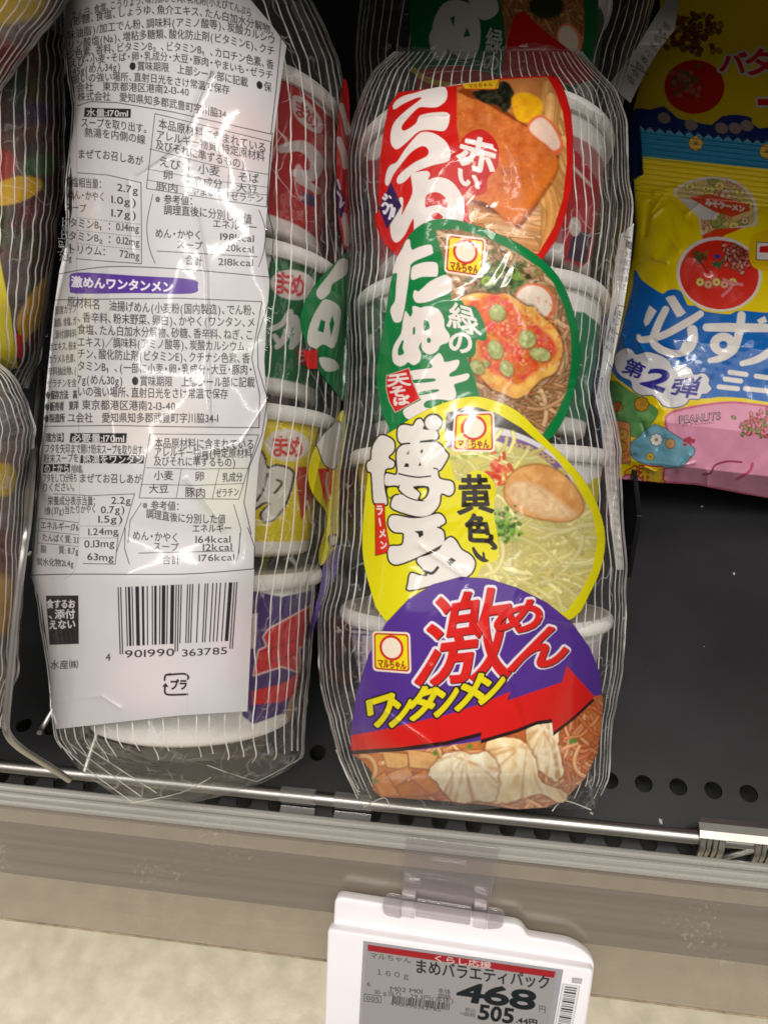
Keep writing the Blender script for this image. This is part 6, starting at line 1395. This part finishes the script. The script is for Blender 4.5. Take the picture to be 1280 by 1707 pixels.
def paint2(A):
    A.poly([(-330, 640), (0, 640), (40, 690), (50, 800), (40, 1000), (20, 1180), (-330, 1200)], lambda X, Y: np.clip(np.stack([112 + 60 * (fbm(X, Y, 60, 13) - .5), 100 + 50 * (fbm(X, Y, 60, 14) - .5), 92 + 50 * (fbm(X, Y, 60, 15) - .5)], -1), 0, 255))
    A.ell(0, 700, 40, 40, (96, 88, 84), soft=14, only=True); A.ell(6, 800, 24, 28, (206, 170, 30), soft=5, only=True); A.ell(2, 1000, 20, 60, (190, 140, 40), soft=6, only=True); A.ell(10, 920, 22, 40, (110, 50, 40), soft=10, only=True); A.ell(36, 850, 14, 50, (60, 54, 54), soft=8, only=True)
PF2 = Plane(PK.O + PK.n * 0.004, PK.n)
side_pack('noodle pack in grey striped film at the left edge, behind the chrome wire divider', PF2, [(-330, 585), (-335, 900), (-300, 1215)], [(-20, 585), (22, 622), (46, 672), (57, 716), (50, 770), (48, 860), (40, 1000), (30, 1120), (6, 1215)], 585, 1215,
          [(585, .004), (660, .030), (720, .040), (1100, .04), (1180, .02), (1215, .004)], 71, 30, paint2, (-330, 630, 70, 1210), [((-120, 760), (-120, 960), 150, 130, (.1, .8), (150, 130, 60), None, 120, 30)], 2.2, 8)

# chrome wire divider at the left
WT = thing('wire_divider', 'bent chrome wire divider standing at the left end of the front rod', 'wire divider', (PK.at(30, 1230)[0], rod_y, 0))
def wire(pts, r, name='wire'):
    P = np.array([PK.at(x, y, h) for x, y, h in pts]); t = np.linspace(0, 1, len(P)); P = catmull(P, 8)
    mb = MB(); mb.tube(P, r, 14); return obj(name, mb.mesh(name, True), M_chrome, WT)
wire([(70, 620, -.03), (58, 740, .0), (48, 860, .040), (40, 920, .045), (30, 1000, .044), (20, 1100, .042), (11, 1195, .040), (14, 1224, .039), (36, 1248, .033), (80, 1276, .020), (116, 1300, .010)], 0.0011)
wire([(164, 1062, -.012), (120, 1130, -.006), (76, 1205, .000), (66, 1222, .004)], 0.0009, 'cross_wire'); wire([(186, 1172, -.01), (160, 1230, -.006), (142, 1286, -.002)], 0.0010, 'cross_wire')

# ================================================================== electronic price tag in its clear clip
M_white = simple('white_tag_plastic', (236, 232, 236), 0.32, noise=0.02)
M_screen = print_mat('tag_screen', 0.3, 0.4)
TG = thing('price_tag', 'white electronic price tag reading 468, hanging from the clear price rail', 'price tag', RAIL.at(760, 1640))
def plate(pts, h0, h1, mat, name, bevel=0.0008, parent=TG, r=0):
    pts = np.array(pts, float); P = RAIL.at(pts[:, 0], pts[:, 1], h1); mb = MB()
    mb.prism(list(P), -RAIL.n * (h1 - h0)); return obj(name, mb.mesh(name, True, bevel=bevel), mat, parent)
def rpoly(pts, r):
    out = []; n = len(pts); pts = [np.array(p, float) for p in pts]
    for i in range(n):
        p0, p1, p2 = pts[i - 1], pts[i], pts[(i + 1) % n]; rr = r[i] if np.ndim(r) else r
        a_ = p1 + (p0 - p1) / np.linalg.norm(p0 - p1) * rr; b_ = p1 + (p2 - p1) / np.linalg.norm(p2 - p1) * rr
        for k in range(6):
            t = k / 5; out.append((1 - t) ** 2 * a_ + 2 * t * (1 - t) * p1 + t * t * b_)
    return out
plate(rpoly([(558, 1494), (868, 1543), (880, 1562), (962, 1575), (992, 1604), (966, 1790), (546, 1722)], [14, 12, 6, 26, 14, 8, 8]), 0.0030, 0.0085, M_white, 'back_shell', 0.0009)
plate(rpoly([(546, 1548), (904, 1603), (990, 1617), (964, 1795), (540, 1724)], [8, 4, 10, 10, 10]), 0.0070, 0.0125, M_white, 'front_frame', 0.0010)
ta = Art(590, 1560, 990, 1800, 1.3); zT = zt(520, 1360, 2.56)
scr = [(606, 1569), (938, 1617), (908, 1790), (597, 1740)]
ta.poly(scr, (150, 150, 156)); ta.poly([(611, 1574), (929, 1620), (901, 1784), (601, 1736)], (146, 143, 143))
ta.poly(zT([(238, 549), (1038, 664), (1032, 692), (238, 576)]), (150, 34, 40))
def TT(st, pts, size, bold=0.0, col=(34, 34, 38), **k): ta.text(st, zT(pts), size / 2.56, col, bold, **k)
TT('くらし応援', [(515, 606), (765, 640)], 30, .2, (200, 178, 176)); TT('マルちゃん', [(245, 594), (424, 618)], 28); TT('まめバラエティパック', [(436, 640), (720, 676), (1018, 714)], 66, .5)
TT('１６０ｇ', [(268, 664), (420, 686)], 30); TT('6', [(234, 716), (250, 718)], 26); TT('M02 M01', [(332, 736), (472, 750)], 27); TT('10 g当り　29.3円(本体)', [(268, 750), (606, 790)], 25)
ta.stroke(zT([(224, 760), (296, 770), (294, 798), (222, 790), (224, 760)]), 1.0, (34, 34, 38), smooth=False); TT('005', [(230, 776), (288, 784)], 26)
rs = np.random.RandomState(3); x = 345
while x < 586:
    w_ = rs.choice([2.5, 4, 6]); yy = 768 + (x - 345) * .13; ta.poly(zT([(x, yy), (x + w_, yy), (x + w_ - 4, yy + 30), (x - 4, yy + 30)]), (34, 34, 38), soft=.8); x += w_ + rs.choice([2.5, 4, 5])
TT('4901990363785', [(332, 800), (550, 828)], 20); TT('本体', [(536, 744), (592, 752)], 24); TT('価格', [(536, 766), (594, 774)], 24)
for ch, q in (('4', [(640, 712), (738, 724), (724, 800), (610, 786)]), ('6', [(742, 722), (845, 736), (832, 812), (732, 798)]), ('8', [(852, 738), (958, 752), (944, 830), (842, 814)])): glyph_quad(ta, ch, quad(*zT(q)), (24, 30, 34), 1.9)
TT('円', [(966, 822), (998, 828)], 34); TT('税込', [(652, 826), (700, 832)], 18); TT('<価格', [(630, 842), (698, 852)], 20)
for i, ch in enumerate('505'): x0 = 712 + 52 * i; y0 = 806 + 7 * i; glyph_quad(ta, ch, quad(*zT([(x0 + 4, y0), (x0 + 46, y0 + 6), (x0 + 38, y0 + 66), (x0 - 4, y0 + 60)])), (24, 30, 34), 1.3)
TT('.44円', [(868, 870), (962, 884)], 30, .6)
o = ta.drape('screen', RAIL, lambda X, Y: 0.0128 + 0 * X, M_screen, TG)
tb = Art(920, 1610, 990, 1800, 1.3)
tb.poly([(938, 1640), (966, 1644), (944, 1762), (916, 1757)], (214, 212, 214)); tb.poly([(954, 1630), (970, 1632), (968, 1640), (953, 1638)], (176, 172, 178)); y = 1644.0
while y < 1756:
    w_ = rs.choice([1.2, 2, 3]); sh_ = (y - 1640) * -.19; tb.poly([(942 + sh_, y), (962 + sh_, y + 3), (962 + sh_, y + 3 + w_), (942 + sh_, y + w_)], (44, 44, 48), soft=.8); y += w_ + rs.choice([1.2, 2])
tb.drape('barcode_sticker', RAIL, lambda X, Y: 0.0129 + 0 * X, M_screen, TG)
CL = thing('tag_clip', 'clear plastic clip gripping the price rail above the white price tag', 'clip', RAIL.at(750, 1450))
M_clip2 = clear_mat('clear_tag_clip', (0.93, 0.91, 0.92), 0.08, 0.06, 0.6, 0.045, (0.8, 0.76, 0.78))
plate(rpoly([(678, 1394), (832, 1414), (812, 1530), (668, 1510)], 4), 0.0012, 0.0026, M_clip2, 'back_plate', 0.0003, CL)
plate(rpoly([(645, 1490), (668, 1494), (668, 1532), (640, 1526), (636, 1510)], [8, 3, 3, 8, 6]), 0.0086, 0.0100, M_clip2, 'side_tab', 0.0003, CL)
plate(rpoly([(814, 1514), (841, 1519), (838, 1548), (812, 1550)], [3, 8, 10, 3]), 0.0086, 0.0100, M_clip2, 'side_tab', 0.0003, CL)
plate(rpoly([(694, 1500), (786, 1514), (783, 1543), (692, 1529)], 3), 0.0086, 0.0102, M_clip2, 'front_tab', 0.0003, CL)
plate(rpoly([(668, 1496), (692, 1500), (690, 1532), (667, 1528)], 2), 0.0026, 0.0094, M_clip2, 'hinge', 0.0003, CL); plate(rpoly([(790, 1512), (812, 1516), (810, 1550), (788, 1546)], 2), 0.0026, 0.0094, M_clip2, 'hinge', 0.0003, CL)
plate([(720, 1430), (778, 1438), (777, 1443), (719, 1435)], 0.0026, 0.0036, M_clip2, 'rib', 0.0002, CL)
